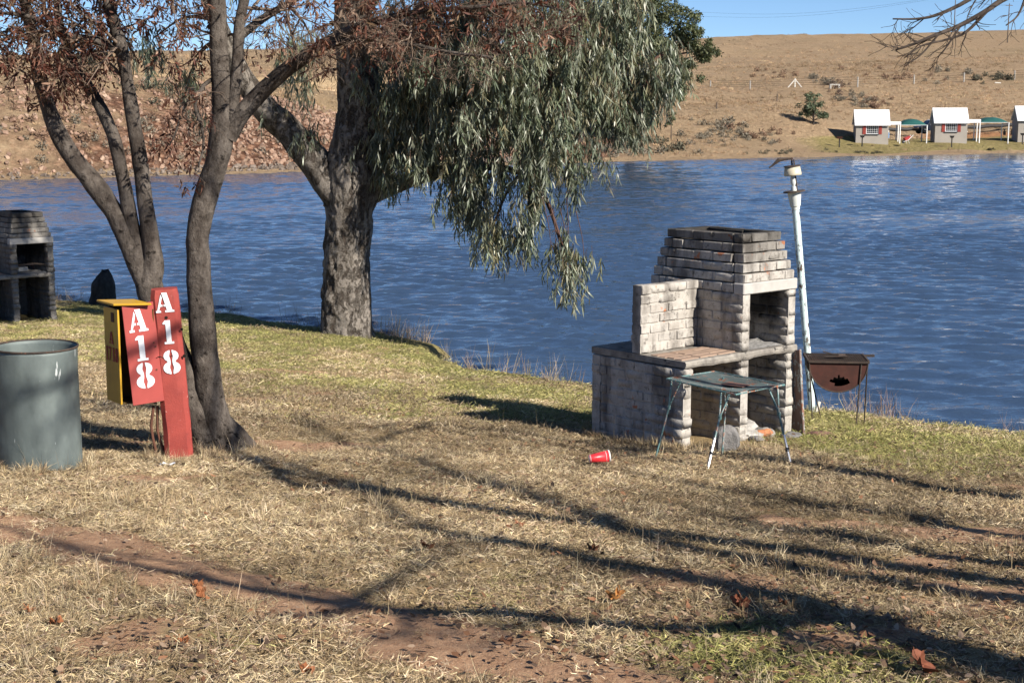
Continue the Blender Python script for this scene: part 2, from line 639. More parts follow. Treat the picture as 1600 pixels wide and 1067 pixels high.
def post_mat():
    m = Mat('red_painted_concrete', .65, .3)
    co = m.coord('Object')
    n = m.noise(co, 7, 5)
    c = m.mix(m.ramp(n, .35, .7), (.30, .052, .040), (.23, .040, .033))
    c = m.mix(m.ramp(m.noise(co, 46, 5, .7), .665, .69), c, (.06, .03, .028))
    c = m.mix(m.ramp(m.noise(co, 30, 5, .7), .675, .69), c, (.52, .30, .26))
    c = m.mix(m.ramp(m.noise(m.coord('Object', (6, 6, 1.2)), 1.5, 5), .56, .7, 0, .5), c, (.20, .040, .036))
    m.color(c)
    m.bump(m.noise(co, 60, 5, .7), .5, .006)
    return m.m
M['post_red'] = post_mat()
M['door_red'] = simple('door_red', (.34, .058, .048), (.29, .05, .042), .5, .4, scale=5, bump=.1, bd=.003, spot=(.09, .03, .025), spot_t=.70, spot_s=26)
M['box_yellow'] = simple('box_yellow', (.52, .30, .022), (.42, .235, .02), .5, .4, scale=6, bump=.1, bd=.003, spot=(.16, .085, .02), spot_t=.66, spot_s=16)
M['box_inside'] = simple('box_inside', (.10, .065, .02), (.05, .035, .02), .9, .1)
M['paint_white'] = simple('paint_white', (.74, .75, .78), (.64, .65, .68), .6, .3, scale=12, spot=(.55, .35, .33), spot_t=.70, spot_s=40)
M['paint_crimson'] = simple('paint_crimson', (.38, .045, .03), (.30, .04, .03), .6, .3, scale=12)
def drum_mat():
    m = Mat('drum_galvanised', .6, .4, .15)
    co = m.coord('Object')
    n = m.noise(m.coord('Object', (1, 1, .45)), 5, 5, .6)
    c = m.mix(m.ramp(n, .32, .7), (.078, .096, .096), (.14, .168, .162))
    c = m.mix(m.ramp(m.noise(m.coord('Object', (1, 1, .18)), 26, 3, .5), .69, .72, 0, .8), c, (.55, .58, .58))
    c = m.mix(m.ramp(m.noise(co, 34, 6, .7), .68, .71), c, (.10, .085, .075))
    m.color(c)
    m.l(m.ramp(n, .3, .7, .48, .68), m.p.inputs['Roughness'])
    m.bump(m.noise(co, 5, 3), .35, .02)
    return m.m
M['drum'] = drum_mat()
M['wire'] = simple('cable_brown', (.13, .055, .035), (.08, .04, .03), .8, .2)
M['black_hole'] = simple('dark_cavity', (.012, .010, .009), (.02, .016, .014), .95, .05)
M['rock'] = simple('rock_grey', (.22, .21, .205), (.13, .125, .12), .9, .15, scale=12, bump=.8, bd=.02)
M['stone_pale'] = simple('stone_pale', (.42, .40, .37), (.28, .265, .25), .9, .15, scale=14, bump=.7, bd=.015)
M['stone_red'] = simple('stone_red', (.24, .13, .10), (.17, .095, .075), .9, .15, scale=14, bump=.7, bd=.015)
M['brick_bare'] = simple('brick_bare', (.46, .19, .09), (.36, .15, .08), .9, .15, scale=14, bump=.7, bd=.01)
M['cup_red'] = simple('cup_red', (.66, .035, .045), (.62, .032, .04), .35, .45, scale=5)
M['cup_white'] = simple('cup_white', (.80, .79, .77), (.74, .72, .70), .5, .4, scale=5)
M['lamp_white'] = simple('lamp_white', (.62, .64, .62), (.52, .54, .52), .45, .4, scale=10, spot=(.2, .17, .14), spot_t=.66)
M['lamp_cream'] = simple('lamp_cream', (.55, .50, .38), (.44, .39, .29), .4, .4, scale=9)
M['paper'] = simple('paper_scrap', (.72, .74, .78), (.60, .62, .66), .8, .2)
M['sheet_steel'] = flaky('sheet_steel', (.16, .10, .08), (.22, .10, .06), (.30, .36, .36), .55, 12, .7, .3)
M['cott_wall'] = simple('cottage_wall', (.36, .325, .285), (.32, .29, .255), .9, .15, scale=.8, bump=.2, bd=.02)
M['roof_white'] = simple('roof_white', (.84, .84, .86), (.80, .80, .82), .55, .4, scale=.6)
M['trim_dark'] = simple('trim_dark', (.07, .075, .08), (.05, .055, .06), .7, .3)
M['shutter'] = simple('shutter_red', (.34, .065, .05), (.29, .055, .045), .6, .3, scale=3)
M['frame_white'] = simple('frame_white', (.72, .72, .72), (.68, .68, .68), .5, .4)
def glass_mat():
    m = Mat('window_glass', .06, .6)
    m.color((.03, .036, .045))
    return m.m
M['glass'] = glass_mat()
M['net_green'] = simple('net_green', (.020, .095, .088), (.017, .080, .074), .8, .2, scale=1.5)
M['car_paint'] = simple('car_paint', (.012, .016, .03), (.012, .016, .03), .18, .6, .1)
M['tyre'] = simple('tyre', (.02, .02, .02), (.03, .03, .03), .85, .2)
M['chrome'] = simple('chrome', (.55, .55, .56), (.5, .5, .5), .25, .5, .8)
M['lamp_red'] = simple('tail_red', (.5, .03, .02), (.45, .03, .02), .3, .5)
M['concrete'] = simple('concrete', (.40, .375, .34), (.30, .28, .255), .9, .15, scale=3, bump=.3, bd=.02)
M['concrete_white'] = simple('concrete_white', (.66, .63, .58), (.58, .55, .50), .9, .15, scale=3)
M['wood_pole'] = simple('wood_pole', (.15, .115, .09), (.10, .078, .062), .9, .1, scale=4)
M['pipe_black'] = simple('pipe_black', (.022, .020, .020), (.03, .028, .027), .6, .3)
M['towel'] = simple('towel_blue', (.20, .36, .62), (.17, .31, .55), .95, .05, scale=4)
M['cart_red'] = simple('cart_red', (.40, .05, .045), (.33, .04, .04), .5, .4)

# ================================================================== NEAR BANK
SHORE = [(40, -6), (14, 9.2), (9.0, 13.0), (6.6, 14.7), (5.65, 15.4), (4.5, 16.3), (3.6, 16.8), (2.2, 17.7), (1.0, 18.5), (-.2, 19.3), (-.75, 19.8), (-1.15, 20.6),
         (-1.6, 22.0), (-2.2, 23.1), (-3.3, 23.6), (-4.3, 24.4), (-5.4, 25.4), (-7, 26.3), (-8.6, 27.2), (-12, 28.6), (-18, 32), (-40, 40)]
GPTS = [(-3.4, 10.1, 1.23), (-2.5, 10.4, 1.20), (-2.32, 11, 1.13), (1.43, 11.85, .91), (1.8, 11, 1.0), (2.6, 12.85, .79), (.7, 12.7, .84),
        (3.5, 14.6, .52), (3.45, 16, .36), (-8.6, 23.6, .33), (-2.7, 22, .40), (-.75, 15, .70), (0, 5.2, 1.62), (0, 3, 1.82), (-2.4, 6, 1.55),
        (2.4, 6, 1.58), (3.5, 9.3, 1.20), (0, 0, 2.08), (6, 0, 2.15), (-6, 0, 2.08), (8, 5, 1.7), (6, 10.5, 1.0), (-8, 10, 1.35), (-8, 16, .90), (-4, 16, .76),
        (-12, 0, 2.2), (12, 0, 2.2), (12, -12, 3.0), (-12, -12, 3.0), (-14, 20, .8), (-5, 21, .46), (0, 9, 1.28), (-13, 10, 1.5), (-40, 0, 2.6), (-40, 30, 1.0), (40, -30, 4.5), (0, -40, 4.5), (-40, -40, 5)]
for (sx, sy) in SHORE[2:-1]:
    GPTS.append((sx, sy, .25))
GT = TPS(GPTS, 1e-5)

def gz(x, y, micro=True):
    x, y = np.asarray(x, float), np.asarray(y, float)
    z = GT(x, y)
    d, s = poly_dist(x, y, SHORE)
    t = -d * s                                       # inland positive (the lake lies left of the polyline's travel ... flipped below)
    t = t * SHORE_SIGN + .25 * fbm(x * .8, y * .8, 0, 5, 3)
    bank = .25 + np.where(t < 0, t * .75, 0)
    w = sstep(-.05, .9, t)
    z = np.where(t < .9, z * w + np.minimum(bank, z) * (1 - w), z)
    z = np.maximum(z, -1.6)
    if micro:
        z = z + (.022 * fbm(x * 1.1, y * 1.1, 0, 3, 4) + .006 * fbm(x * 7, y * 7, 0, 9, 2)) * sstep(-.3, .5, t)
    return z
SHORE_SIGN = 1
_d, _s = poly_dist(np.array([0.0]), np.array([5.0]), SHORE)
SHORE_SIGN = 1 if (-_d * _s)[0] > 0 else -1

def inland(x, y):
    d, s = poly_dist(x, y, SHORE)
    return -d * s * SHORE_SIGN

def g1(x, y): return float(gz(np.array([x]), np.array([y]))[0])

def WG(px, py):
    """world point on the near bank seen at a photo pixel"""
    rx, ry, rz = ray(px, py)
    d = np.linspace(2.5, 32, 1200)
    zz = CAM_Z + rz / ry * d - gz(rx / ry * d, d)
    i = int(np.argmax(zz < 0)) or len(d) - 1
    a = zz[i - 1] / (zz[i - 1] - zz[i] + 1e-9)
    dd = d[i - 1] + (d[i] - d[i - 1]) * a
    return Vector((rx / ry * dd, dd, g1(rx / ry * dd, dd)))

def spaced(lo, hi, a, b, fine, coarse):
    out, v = [lo], lo
    while v < hi:
        v += fine if a <= v < b else min(coarse, fine + .18 * (a - v if v < a else v - b) + fine * .3)
        out.append(min(v, hi))
    return np.array(out)

# worn bare-soil tracks, as polylines on the bank (half width in metres)
def wg2(*p): return [tuple(WG(a, b).xy) for a, b in p]
SOIL = [(wg2((-60, 800), (60, 838), (250, 885), (420, 930), (560, 968), (720, 1010), (850, 1060)) + [(.6, 4.6)], .26),
        (wg2((1210, 812), (1330, 822), (1480, 832), (1700, 850)), .24),
        (wg2((1330, 880), (1400, 905), (1600, 940), (1750, 960)), .10),
        (wg2((340, 625), (430, 622), (520, 616)), .14),
        (wg2((1480, 745), (1600, 762), (1700, 775)), .10),
        (wg2((150, 745), (240, 752), (320, 742)), .12)]
def soil_f(x, y):
    s = np.zeros(np.shape(x))
    for P, w in SOIL:
        d, _ = poly_dist(x, y, P)
        d = d + .10 * fbm(np.asarray(x) * 2.3, np.asarray(y) * 2.3, 0, 21, 3)
        s = np.maximum(s, 1 - sstep(w * .55, w * 1.5, d))
    patch = sstep(.85, 1.15, fbm(np.asarray(x) * .7, np.asarray(y) * .9, 0, 33, 3) + .0)
    return np.maximum(s, patch * .75)
GREEN_SPOTS = [(WG(1320, 690), 1.3, .75), (WG(1520, 700), 1.2, .55), (WG(1230, 1020), .8, .85), (WG(1330, 1045), .6, .7), (WG(420, 1010), .35, .45), (WG(620, 545), 2.4, .75), (WG(150, 530), 3.0, .65), (WG(300, 500), 4, .75),
               (WG(520, 580), 1.6, .5), (WG(820, 620), 1.6, .55), (WG(1265, 668), .5, 1.0), (WG(860, 650), 1.2, .55)]
def green_f(x, y):
    x, y = np.asarray(x, float), np.asarray(y, float)
    g = .58 * (1 - sstep(2.0, 7.5, inland(x, y)))
    for c, r, a in GREEN_SPOTS:
        g = np.maximum(g, a * (1 - sstep(r * .35, r, np.hypot(x - c.x, y - c.y))))
    return np.clip(g + .28 * fbm(x * .9, y * .9, 0, 55, 3), 0, 1)

xs = spaced(-60, 60, -10.5, 7.5, .075, 2.5)
ys = spaced(-45, 48, 3.6, 27.5, .075, 2.5)
me, gx, gy = grid_mesh('ground', xs, ys, gz)
add_attr(me, 'soil', soil_f(gx, gy))
add_attr(me, 'green', green_f(gx, gy))
ground = obj('ground', me, M['ground'], smooth=True)
tag(ground, kind='structure')

# ================================================================== LAKE
# real waves: a wind chop of many small wave trains, crests roughly along x; outside the chop a flat sheet a little lower
wy = [12.5]
while wy[-1] < 182: wy.append(wy[-1] + max(.085, .0022 * wy[-1]))
wy = np.array(wy)
wt = np.linspace(-1, 1, 340)
Yg = np.repeat(wy[:, None], len(wt), 1)
Xg = wt[None] * (.50 * Yg + 9)
wr = np.random.default_rng(5)
Zg = np.zeros_like(Xg)
gust = (1 + .6 * sstep(50, 140, Yg)) * .75 + .45 * fbm(Xg * .05, Yg * .11, 0, 101, 3)
step = np.maximum(.085, .0022 * Yg)
for lam in np.geomspace(.16, 1.05, 40):
    th = wr.normal(0, .42) + .12
    kx, ky = math.sin(th) * 2 * math.pi / lam, math.cos(th) * 2 * math.pi / lam
    amp = .0134 * lam ** .76 * (1 - sstep(.22, .5, step / lam))
    ph = wr.uniform(0, 6.28)
    grp = .6 + .8 * vnoise(Xg / (lam * 4), Yg / (lam * 3), 0, int(lam * 1000))
    Zg += amp * grp * np.sin(kx * Xg + ky * Yg + ph + 1.2 * vnoise(Xg / lam * .3, Yg / lam * .3, 0, 7))
Zg *= gust
nx = len(wt)
V = np.c_[Xg.ravel(), Yg.ravel(), Zg.ravel()]
i = (np.arange(len(wy) - 1)[:, None] * nx + np.arange(nx - 1)[None]).ravel()
Fq = np.c_[i, i + 1, i + nx + 1, i + nx]
n0 = len(V)
V = np.r_[V, np.array([(-500, -80, -.22), (500, -80, -.22), (500, 420, -.22), (-500, 420, -.22)])]
Fq = np.r_[Fq, np.array([[n0, n0 + 1, n0 + 2, n0 + 3]])]
me = np_mesh('lake', V, Fq)
lake = obj('lake', me, M['water'], smooth=True)
tag(lake, kind='structure')

# ================================================================== FAR HILLSIDE
HP = []
def hp(px, py, d):
    w = W(px, py, d)
    HP.append((w.x, w.y, w.z))
FSHORE = [(-200, -55), (-33.5, 89), (-23, 99.5), (-15.6, 106.5), (-2, 121), (9, 132.5), (22, 144), (35, 153), (48, 161), (62, 169), (100, 186), (180, 215), (330, 260)]
for (x, y) in FSHORE[1:-1]: HP.append((x, y, .12))
for a in [(0, 180, 99), (200, 172, 110), (430, 172, 121), (600, 190, 130), (200, 128, 150), (430, 126, 165), (0, 130, 140), (200, 104, 230), (430, 100, 240), (0, 102, 220), (-300, 120, 150), (-300, 105, 300),
          (0, 91, 370), (290, 86, 390), (480, 82, 400), (290, 110, 620), (0, 115, 620), (800, 215, 140), (800, 180, 160), (800, 118, 240), (800, 74, 410), (800, 100, 640),
          (950, 228, 144), (1050, 226, 150), (1050, 205, 163), (1119, 168, 195), (1110, 134, 235), (1110, 100, 310), (1110, 66, 420), (1110, 95, 650),
          (1230, 222, 164), (1296, 226, 167.5), (1300, 209, 172.5), (1270, 203, 172), (1310, 196, 178), (1326, 226, 168), (1340, 226, 168), (1340, 219, 180), (1340, 196, 192), (1340, 134, 232), (1340, 95, 310), (1340, 57.5, 425), (1340, 85, 660),
          (1480, 220, 175), (1480, 210, 192), (1480, 190, 204), (1480, 132, 238), (1600, 215, 184), (1600, 205, 196), (1600, 182, 206), (1600, 124, 242), (1600, 90, 315), (1600, 48.5, 430), (1600, 75, 660),
          (1900, 210, 196), (1900, 190, 215), (1900, 115, 252), (1900, 40, 440), (2300, 190, 240), (2300, 38, 450)]: hp(*a)
HT = TPS(HP, 2e-6)
_d, _s = poly_dist(np.array([0.0]), np.array([300.0]), FSHORE)
FS = float(np.sign(_s[0]))
def far_in(x, y):
    d, s = poly_dist(x, y, FSHORE)
    return d * s * FS
def hz(x, y):
    x, y = np.asarray(x, float), np.asarray(y, float)
    z = HT(x, y)
    t = far_in(x, y) + 1.2 * fbm(x * .12, y * .12, 0, 71, 3)
    w = sstep(0, 5, t)
    z = np.where(t < 5, z * w + np.minimum(.12 + t * .16, np.maximum(z, .1)) * (1 - w), z)
    z = np.maximum(z, -2.5)
    rough = sstep(4, 22, t)
    left = 1 - sstep(-8, 14, x - (y - 120) * .3)
    z = z + rough * (.9 * fbm(x * .028, y * .028, 0, 75, 3) * (.4 + .8 * left) + .16 * fbm(x * .3, y * .3, 0, 77, 3))
    # gullies cut into the left bank
    z = z - rough * left * .9 * sstep(.2, .6, fbm(x * .09 + y * .03, y * .05, 0, 91, 3)) * (1 - sstep(60, 110, t))
    return z
hx = spaced(-330, 360, -75, 110, .9, 10)
hy = spaced(-30, 700, 84, 215, .9, 7)
me, gx, gy = grid_mesh('hillside', hx, hy, hz)
t = far_in(gx, gy)
left = 1 - sstep(-10, 16, gx - (gy - 110) * .25)
add_attr(me, 'rubble', left * (1 - sstep(14, 26, t)) * sstep(.3, 2.0, t) * (.45 + .55 * sstep(-34, -18, gx)))
add_attr(me, 'lawn', (1 - sstep(14, 24, t)) * sstep(.8, 3, t) * sstep(26, 42, gx) * (1 - sstep(1.7, 2.3, hz(gx, gy))))
add_attr(me, 'scar', left * sstep(.15, .6, fbm(gx * .05, gy * .05, 0, 93, 3)) * sstep(24, 34, t) * (1 - sstep(70, 100, t)))
rd = np.hypot((gx - 62) / 8, (gy - 191) / 4)
rd = np.minimum(rd, np.hypot((gx - 57) / 4, (gy - 187) / 2.5))
add_attr(me, 'red', .8 * (1 - sstep(.7, 1.1, rd)))
hill = obj('hillside', me, M['hill'], smooth=True)
tag(hill, kind='structure')
def h1(x, y): return float(hz(np.array([x]), np.array([y]))[0])
def WH(px, d):
    """point on the hillside in the photo column px at forward distance d"""
    x = ray(px, 190)[0] / ray(px, 190)[1] * d
    return Vector((x, d, h1(x, d)))

# ================================================================== BRICK BARBECUES
BR_L, BR_W, BR_H, PITCH_W = .222, .108, .076, .087
def brick_meshes(n=9):
    out = []
    rr = np.random.default_rng(3)
    for k in range(n):
        V, Fc = chamfer(.5, .5, .5, .075)
        V = np.array(V)
        V[:, 0] = np.sign(V[:, 0]) * (.5 - (.5 - np.abs(V[:, 0])) * .42)     # keep the bevel even on the long axis
        V += rr.normal(0, .014, V.shape) * np.array([.6, 1, 1.2])
        me = bpy.data.meshes.new('brick')
        me.from_pydata([tuple(p) for p in V], [], Fc)
        me.update()
        out.append(me)
    return out
BMESH = brick_meshes()
def round_meshes(n=6):
    out = []
    rr = np.random.default_rng(8)
    for k in range(n):
        V, Fc = chamfer(.5, .5, .5, .13)
        V = np.array(V)
        V += rr.normal(0, .035, V.shape) * np.array([.4, 1, 1])
        me = bpy.data.meshes.new('brick')
        me.from_pydata([tuple(p) for p in V], [], Fc)
        me.update()
        me.shade_smooth()
        out.append(me)
    return out
RMESH = round_meshes()

def make_barbecue(name, loc, rz, label, group, low=-.20, seed=1, W_=1.52, D=1.13, soil=0.0):
    rr = random.Random(seed)
    root = empty(name, loc, rz, label, 'barbecue', group)
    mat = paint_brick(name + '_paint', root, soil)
    meshes = []
    for b in BMESH:
        c = b.copy()
        c.materials.append(mat)
        meshes.append(c)
    rounds = []
    for b in RMESH:
        c = b.copy()
        c.materials.append(mat)
        rounds.append(c)
    hidden, cores = MB(), MB()
    zt_ = 8 * PITCH_W + .065
    count = [0]
    def brick(c, size, seen=True, rz=0.0):
        j = lambda a: rr.gauss(0, a)
        size = (size[0] + j(.003) - .004, size[1] + j(.004), size[2] + j(.003))
        c = (c[0] + j(.0035), c[1] + j(.0045), c[2] + j(.002))
        rot = Euler((j(.012), j(.012), j(.015) + rz))
        if not seen or count[0] >= 298:
            hidden.box(c, size, rot, .012)
            return
        count[0] += 1
        end = c[1] < .24 and abs(rz) > 1 and c[2] < zt_ + 6 * PITCH_W
        if end:                                          # worn, rounded ends of the walls facing the front
            c = (c[0] + j(.003), c[1] + j(.008), c[2])
            size = (size[0] + .012 + j(.004), size[1] + .006 + j(.007), size[2] + .008)
        pool = rounds if end or rr.random() < .2 else meshes
        o = bpy.data.objects.new('brick', pool[rr.randrange(len(pool))])
        COL.objects.link(o)
        o.parent = root
        o.location = c
        o.rotation_euler = rot
        o.scale = size
    def run(u0, u1, v0, v1, z0, n, off0=0, seen=lambda c, i: True, step=None):
        """n courses of stretchers along the longer side of the rectangle, from z0 upwards"""
        for i in range(n):
            s = step(i) if step else 0
            a0, a1, b0, b1 = u0, u1, v0, v1
            alongu = (a1 - a0) > (b1 - b0)
            lo, hi = (a0, a1) if alongu else (b0, b1)
            z = z0 + (i + .5) * PITCH_W
            x = lo - (BR_L / 2 if (i + off0) % 2 else 0)
            while x < hi - .03:
                e0, e1 = max(x, lo), min(x + BR_L + .010, hi)
                x += BR_L + .010
                if e1 - e0 < .03: continue
                m, L = (e0 + e1) / 2, e1 - e0 - .008
                if alongu: c, sz = (m, (b0 + b1) / 2, z), (L, b1 - b0, BR_H)
                else: c, sz = ((a0 + a1) / 2, m, z), (b1 - b0 and (a1 - a0), L, BR_H)
                if alongu: brick(c, sz, seen(c, i))
                else: # rotated a quarter turn so that the brick's long axis runs along v
                    s_ = (sz[1], sz[0], sz[2])
                    brick(c, s_, seen(c, i), math.pi / 2)
        # mortar bed, set back from the brick faces
        ins = .008
        cores.box(((u0 + u1) / 2, (v0 + v1) / 2, z0 + n * PITCH_W / 2), (u1 - u0 - 2 * ins, v1 - v0 - 2 * ins, n * PITCH_W - .012))
    nlow = 8 - int(round(low / PITCH_W))
    zs = 8 * PITCH_W                                    # underside of the slab
    zb = zs - nlow * PITCH_W
    t = BR_W + .006
    um = .76
    # three supporting walls and the back wall below the slab
    run(0, t, 0, D - t - .004, zb, nlow, 0, lambda c, i: i >= nlow - 10)
    run(um, um + t, 0, D - t - .004, zb, nlow, 1, lambda c, i: c[1] < .8 and i >= nlow - 10)
    run(W_ - t, W_, 0, D - t - .004, zb, nlow, 0, lambda c, i: c[1] < .62)
    run(0, W_, D - t, D, zb, nlow, 1, lambda c, i: .1 < c[0] < .5 and i > nlow - 9)
    zt = zs + .065
    # wind break standing on the slab
    run(0.004, um - .004, .52, .52 + t, zt, 7, 1)
    # fire box sides and back above the slab
    run(um, um + t, .0, D - t - .004, zt, 6, 0)
    run(W_ - t, W_, .0, D - t - .004, zt, 6, 1)
    run(um, W_, D - t, D, zt, 6, 0, lambda c, i: False)
    # hood: courses stepping in on all four sides
    zc = zt + 6 * PITCH_W
    for i in range(6):
        d = .022 * max(0, i - .2)
        a0, a1, b0, b1 = um + d, W_ - d, d, D - d
        z = zc + i * PITCH_W
        if i > 0:
            run(a0, a1, b0, b0 + t, z, 1, i)
        run(a0, a0 + t, b0 + t + .004, b1 - t - .004, z, 1, i + 1)
        run(a1 - t, a1, b0 + t + .004, b1 - t - .004, z, 1, i + 1, lambda c, k: c[1] < .5)
        run(a0, a1, b1 - t, b1, z, 1, i, lambda c, k, i=i: i == 5)
    obj('mortar', cores.mesh('mortar'), mat, root)
    if hidden.v:
        ho = obj('hidden_bricks', hidden.mesh('hidden_bricks'), mat, root)
        ho['kind'] = 'stuff'
    # lintel over the fire opening
    mb = MB()
    mb.box((um + (W_ - um) / 2, t / 2 - .004, zc + PITCH_W / 2 - .002), (W_ - um + .004, t + .006, PITCH_W + .012), None, .008)
    mb.build('lintel', M['lintel'], root)
    # concrete slab: ragged front edge
    N, top = 40, zt
    V, Fc = [], []
    for i in range(N + 1):
        u = .006 + (W_ - .010) * i / N
        e = -.016 + .014 * float(fbm(u * 6, seed * 3.1, 0, 8, 3))
        dz = .008 * float(fbm(u * 5, 9.0, 0, 8, 3))
        for (v, z) in ((e + .01, top - .060 + dz), (e, top - .040 + dz), (e, top - .014), (e + .012, top), (D + .004, top), (D + .004, top - .062)):
            V.append((u, v, z))
    for i in range(N):
        for k in range(6):
            k2 = (k + 1) % 6
            Fc.append((i * 6 + k, (i + 1) * 6 + k, (i + 1) * 6 + k2, i * 6 + k2))
    Fc.append(tuple(range(6)))
    Fc.append(tuple(range(N * 6, N * 6 + 6))[::-1])
    mb = MB()
    mb.add(V, Fc)
    mb.build('slab', M['slab'], root)
    # brick pavers bedded in the work top
    for i in range(3):
        for k in range(5):
            u0, v0 = .03 + i * .24, .05 + k * .094
            if v0 + .09 > .515: continue
            mb = MB()
            mb.box((u0 + .113 + rr.gauss(0, .003), v0 + .044, top + .003 + rr.gauss(0, .0015)), (.226, .086, .016), Euler((rr.gauss(0, .01), rr.gauss(0, .01), rr.gauss(0, .01))), .005)
            mb.build('paver', M['slab_red'], root)
    # ash bed in the fire box
    mb = MB()
    V, Fc, n = [], [], 14
    for i in range(n + 1):
        for k in range(n + 1):
            u, v = um + t + .004 + (W_ - um - 2 * t - .008) * i / n, .04 + (D - t - .06) * k / n
            V.append((u, v, top + .004 + .028 * max(0, float(fbm(u * 9, v * 9, 0, 4, 3)) + .35) * min(1, k / 3)))
    for i in range(n):
        for k in range(n): Fc.append((i * (n + 1) + k, (i + 1) * (n + 1) + k, (i + 1) * (n + 1) + k + 1, i * (n + 1) + k + 1))
    mb.add(V, Fc).build('ash_bed', M['ash'], root, True)
    return root

PA = math.radians(41)
UH, VH = Vector((math.cos(PA), math.sin(PA), 0)), Vector((-math.sin(PA), math.cos(PA), 0))
P0 = W(1066, 706, 11.85)
BASE_Z = .91
BB = make_barbecue('brick_barbecue', (P0.x, P0.y, BASE_Z), PA, 'whitewashed brick barbecue with tapering chimney and work top behind the wire table', 'brick barbecues on the bank', seed=4)
def LB(u, v, z): return Vector((P0.x, P0.y, BASE_Z)) + UH * u + VH * v + Vector((0, 0, z))
pf = W(22, 500, 23.8)
P2 = Vector((pf.x, pf.y, 0)) - UH * .76
B2 = make_barbecue('brick_barbecue', (P2.x, P2.y, .36), PA, 'shaded dark grey brick barbecue at the left edge of the photo, behind the grey drum', 'brick barbecues on the bank', seed=9, soil=.75)
# on the shelf of the far barbecue: a loose brick and a small grid
mb = MB(); mb.box((0, 0, .04), (.21, .10, .075), None, .008)
o = mb.build('loose_brick', M['stone_pale']); o.location = tuple(Vector((P2.x, P2.y, .36)) + UH * 1.02 + VH * .22 + Vector((0, 0, .79))); o.rotation_euler = (0, 0, 1.0)
tag(o, 'pale loose brick lying in the fire opening of the shaded far barbecue', 'brick')
mb = MB()
for k in range(9): mb.tube([(-.22, -.12 + k * .03, 0), (.22, -.12 + k * .03, 0)], .004, 5)
for k in (-.22, .22): mb.tube([(k, -.125, 0), (k, .125, 0)], .006, 5)
o = mb.build('grill_grid', M['rust_dark']); o.location = tuple(Vector((P2.x, P2.y, .36)) + UH * 1.16 + VH * .20 + Vector((0, 0, .905))); o.rotation_euler = (0, 0, PA)
tag(o, 'thin rusty grill grid resting in the fire opening of the far barbecue', 'grid')

# ================================================================== WIRE TABLE
def TZ(px, py, z):
    rx, ry, rz = ray(px, py)
    d = (z - CAM_Z) / (rz / ry)
    return Vector((rx / ry * d, d, z))
tz = 1.62
cL, cF, cR = TZ(1042, 592, tz), TZ(1150, 614, tz), TZ(1229, 602, tz)
e1 = cF - cL; e2 = UH * (cR - cF).length
ax1 = e1.normalized(); ax2 = Vector((-ax1.y, ax1.x, 0)); L1, L2 = e1.length, e2.length
TO = cL
tb = empty('wire_table', (TO.x + ax1.x * L1 / 2 + ax2.x * L2 / 2, TO.y + ax1.y * L1 / 2 + ax2.y * L2 / 2, g1(1.7, 11.1)), math.atan2(ax1.y, ax1.x),
           'folding wire mesh table with thin green legs in front of the brick barbecue', 'table')
tg = tb.location.z
h = tz - tg
def lx(i, j, z=0.0): return (-L1 / 2 + i * L1, -L2 / 2 + j * L2, h + z)
mb = MB()
cs = [lx(0, 0), lx(1, 0, -.012), lx(1, 1), lx(0, 1)]
mb.tube(cs + [cs[0]], .0085, 6)
mb.build('top_frame', M['table_paint'], tb)
mb = MB()                                             # expanded-metal mesh: two families of diagonal wires, sagging in the middle
def sag(i, j): return -.035 * math.sin(math.pi * i) * math.sin(math.pi * j) + .006 * float(vnoise(i * 5, j * 5, 0, 3))
K = 26
for fam in (0, 1):
    for k in range(-K, K + 1):
        pts = []
        for s in range(0, 15):
            i = s / 14
            j = (k / K + i) if fam == 0 else (k / K + 1 - i)
            if 0 <= j <= 1: pts.append(lx(i, j, sag(i, j) + .003))
        if len(pts) > 1: mb.tube(pts, .0031, 3, False)
mb.build('mesh_top', M['mesh_metal'], tb)
mb = MB()
mb.box(lx(.62, .55, -.012), (.20, .12, .006), Euler((0, 0, .2)))
mb.build('rusty_plate', M['stone_red'], tb)
feet = [(WG(1023, 716), .06, .12), (WG(1105, 733), .80, .10), (WG(1236, 726), .93, .85), (WG(1128, 712), .30, .85)]
inv = Matrix.Rotation(-tb.rotation_euler.z, 3, 'Z')
for (fw, i, j) in feet:
    f = inv @ (fw - tb.location)
    k = Vector(lx(i, j)); a = k.lerp(f, .36)
    mb = MB()
    side = Vector((.055, 0, 0)) if abs(i - .5) > .25 else Vector((0, .055, 0))
    mb.tube([k - side, a, f - Vector((0, 0, .02))], .0085, 6)
    mb.tube([k + side, a], .006, 6)
    mb.tube([k + Vector((-side.y, side.x, 0)) * 1.3, a], .005, 6)
    mb.box(a, (.022, .022, .03))
    lg = mb.build('leg', M['table_paint'], tb)
    if fw in (feet[1][0], feet[2][0]):
        mb = MB(); mb.tube([k.lerp(f, .62), f - Vector((0, 0, .01))], .011, 7)
        mb.build('sleeve', M['chrome'], lg)
        mb = MB(); q = k.lerp(f, .80)
        for s in range(3): mb.tube([q + Vector((0, 0, .012 * s - .02)), q + Vector((0, 0, .012 * s - .012))], .016, 7)
        mb.build('tape', M['tyre'], lg)

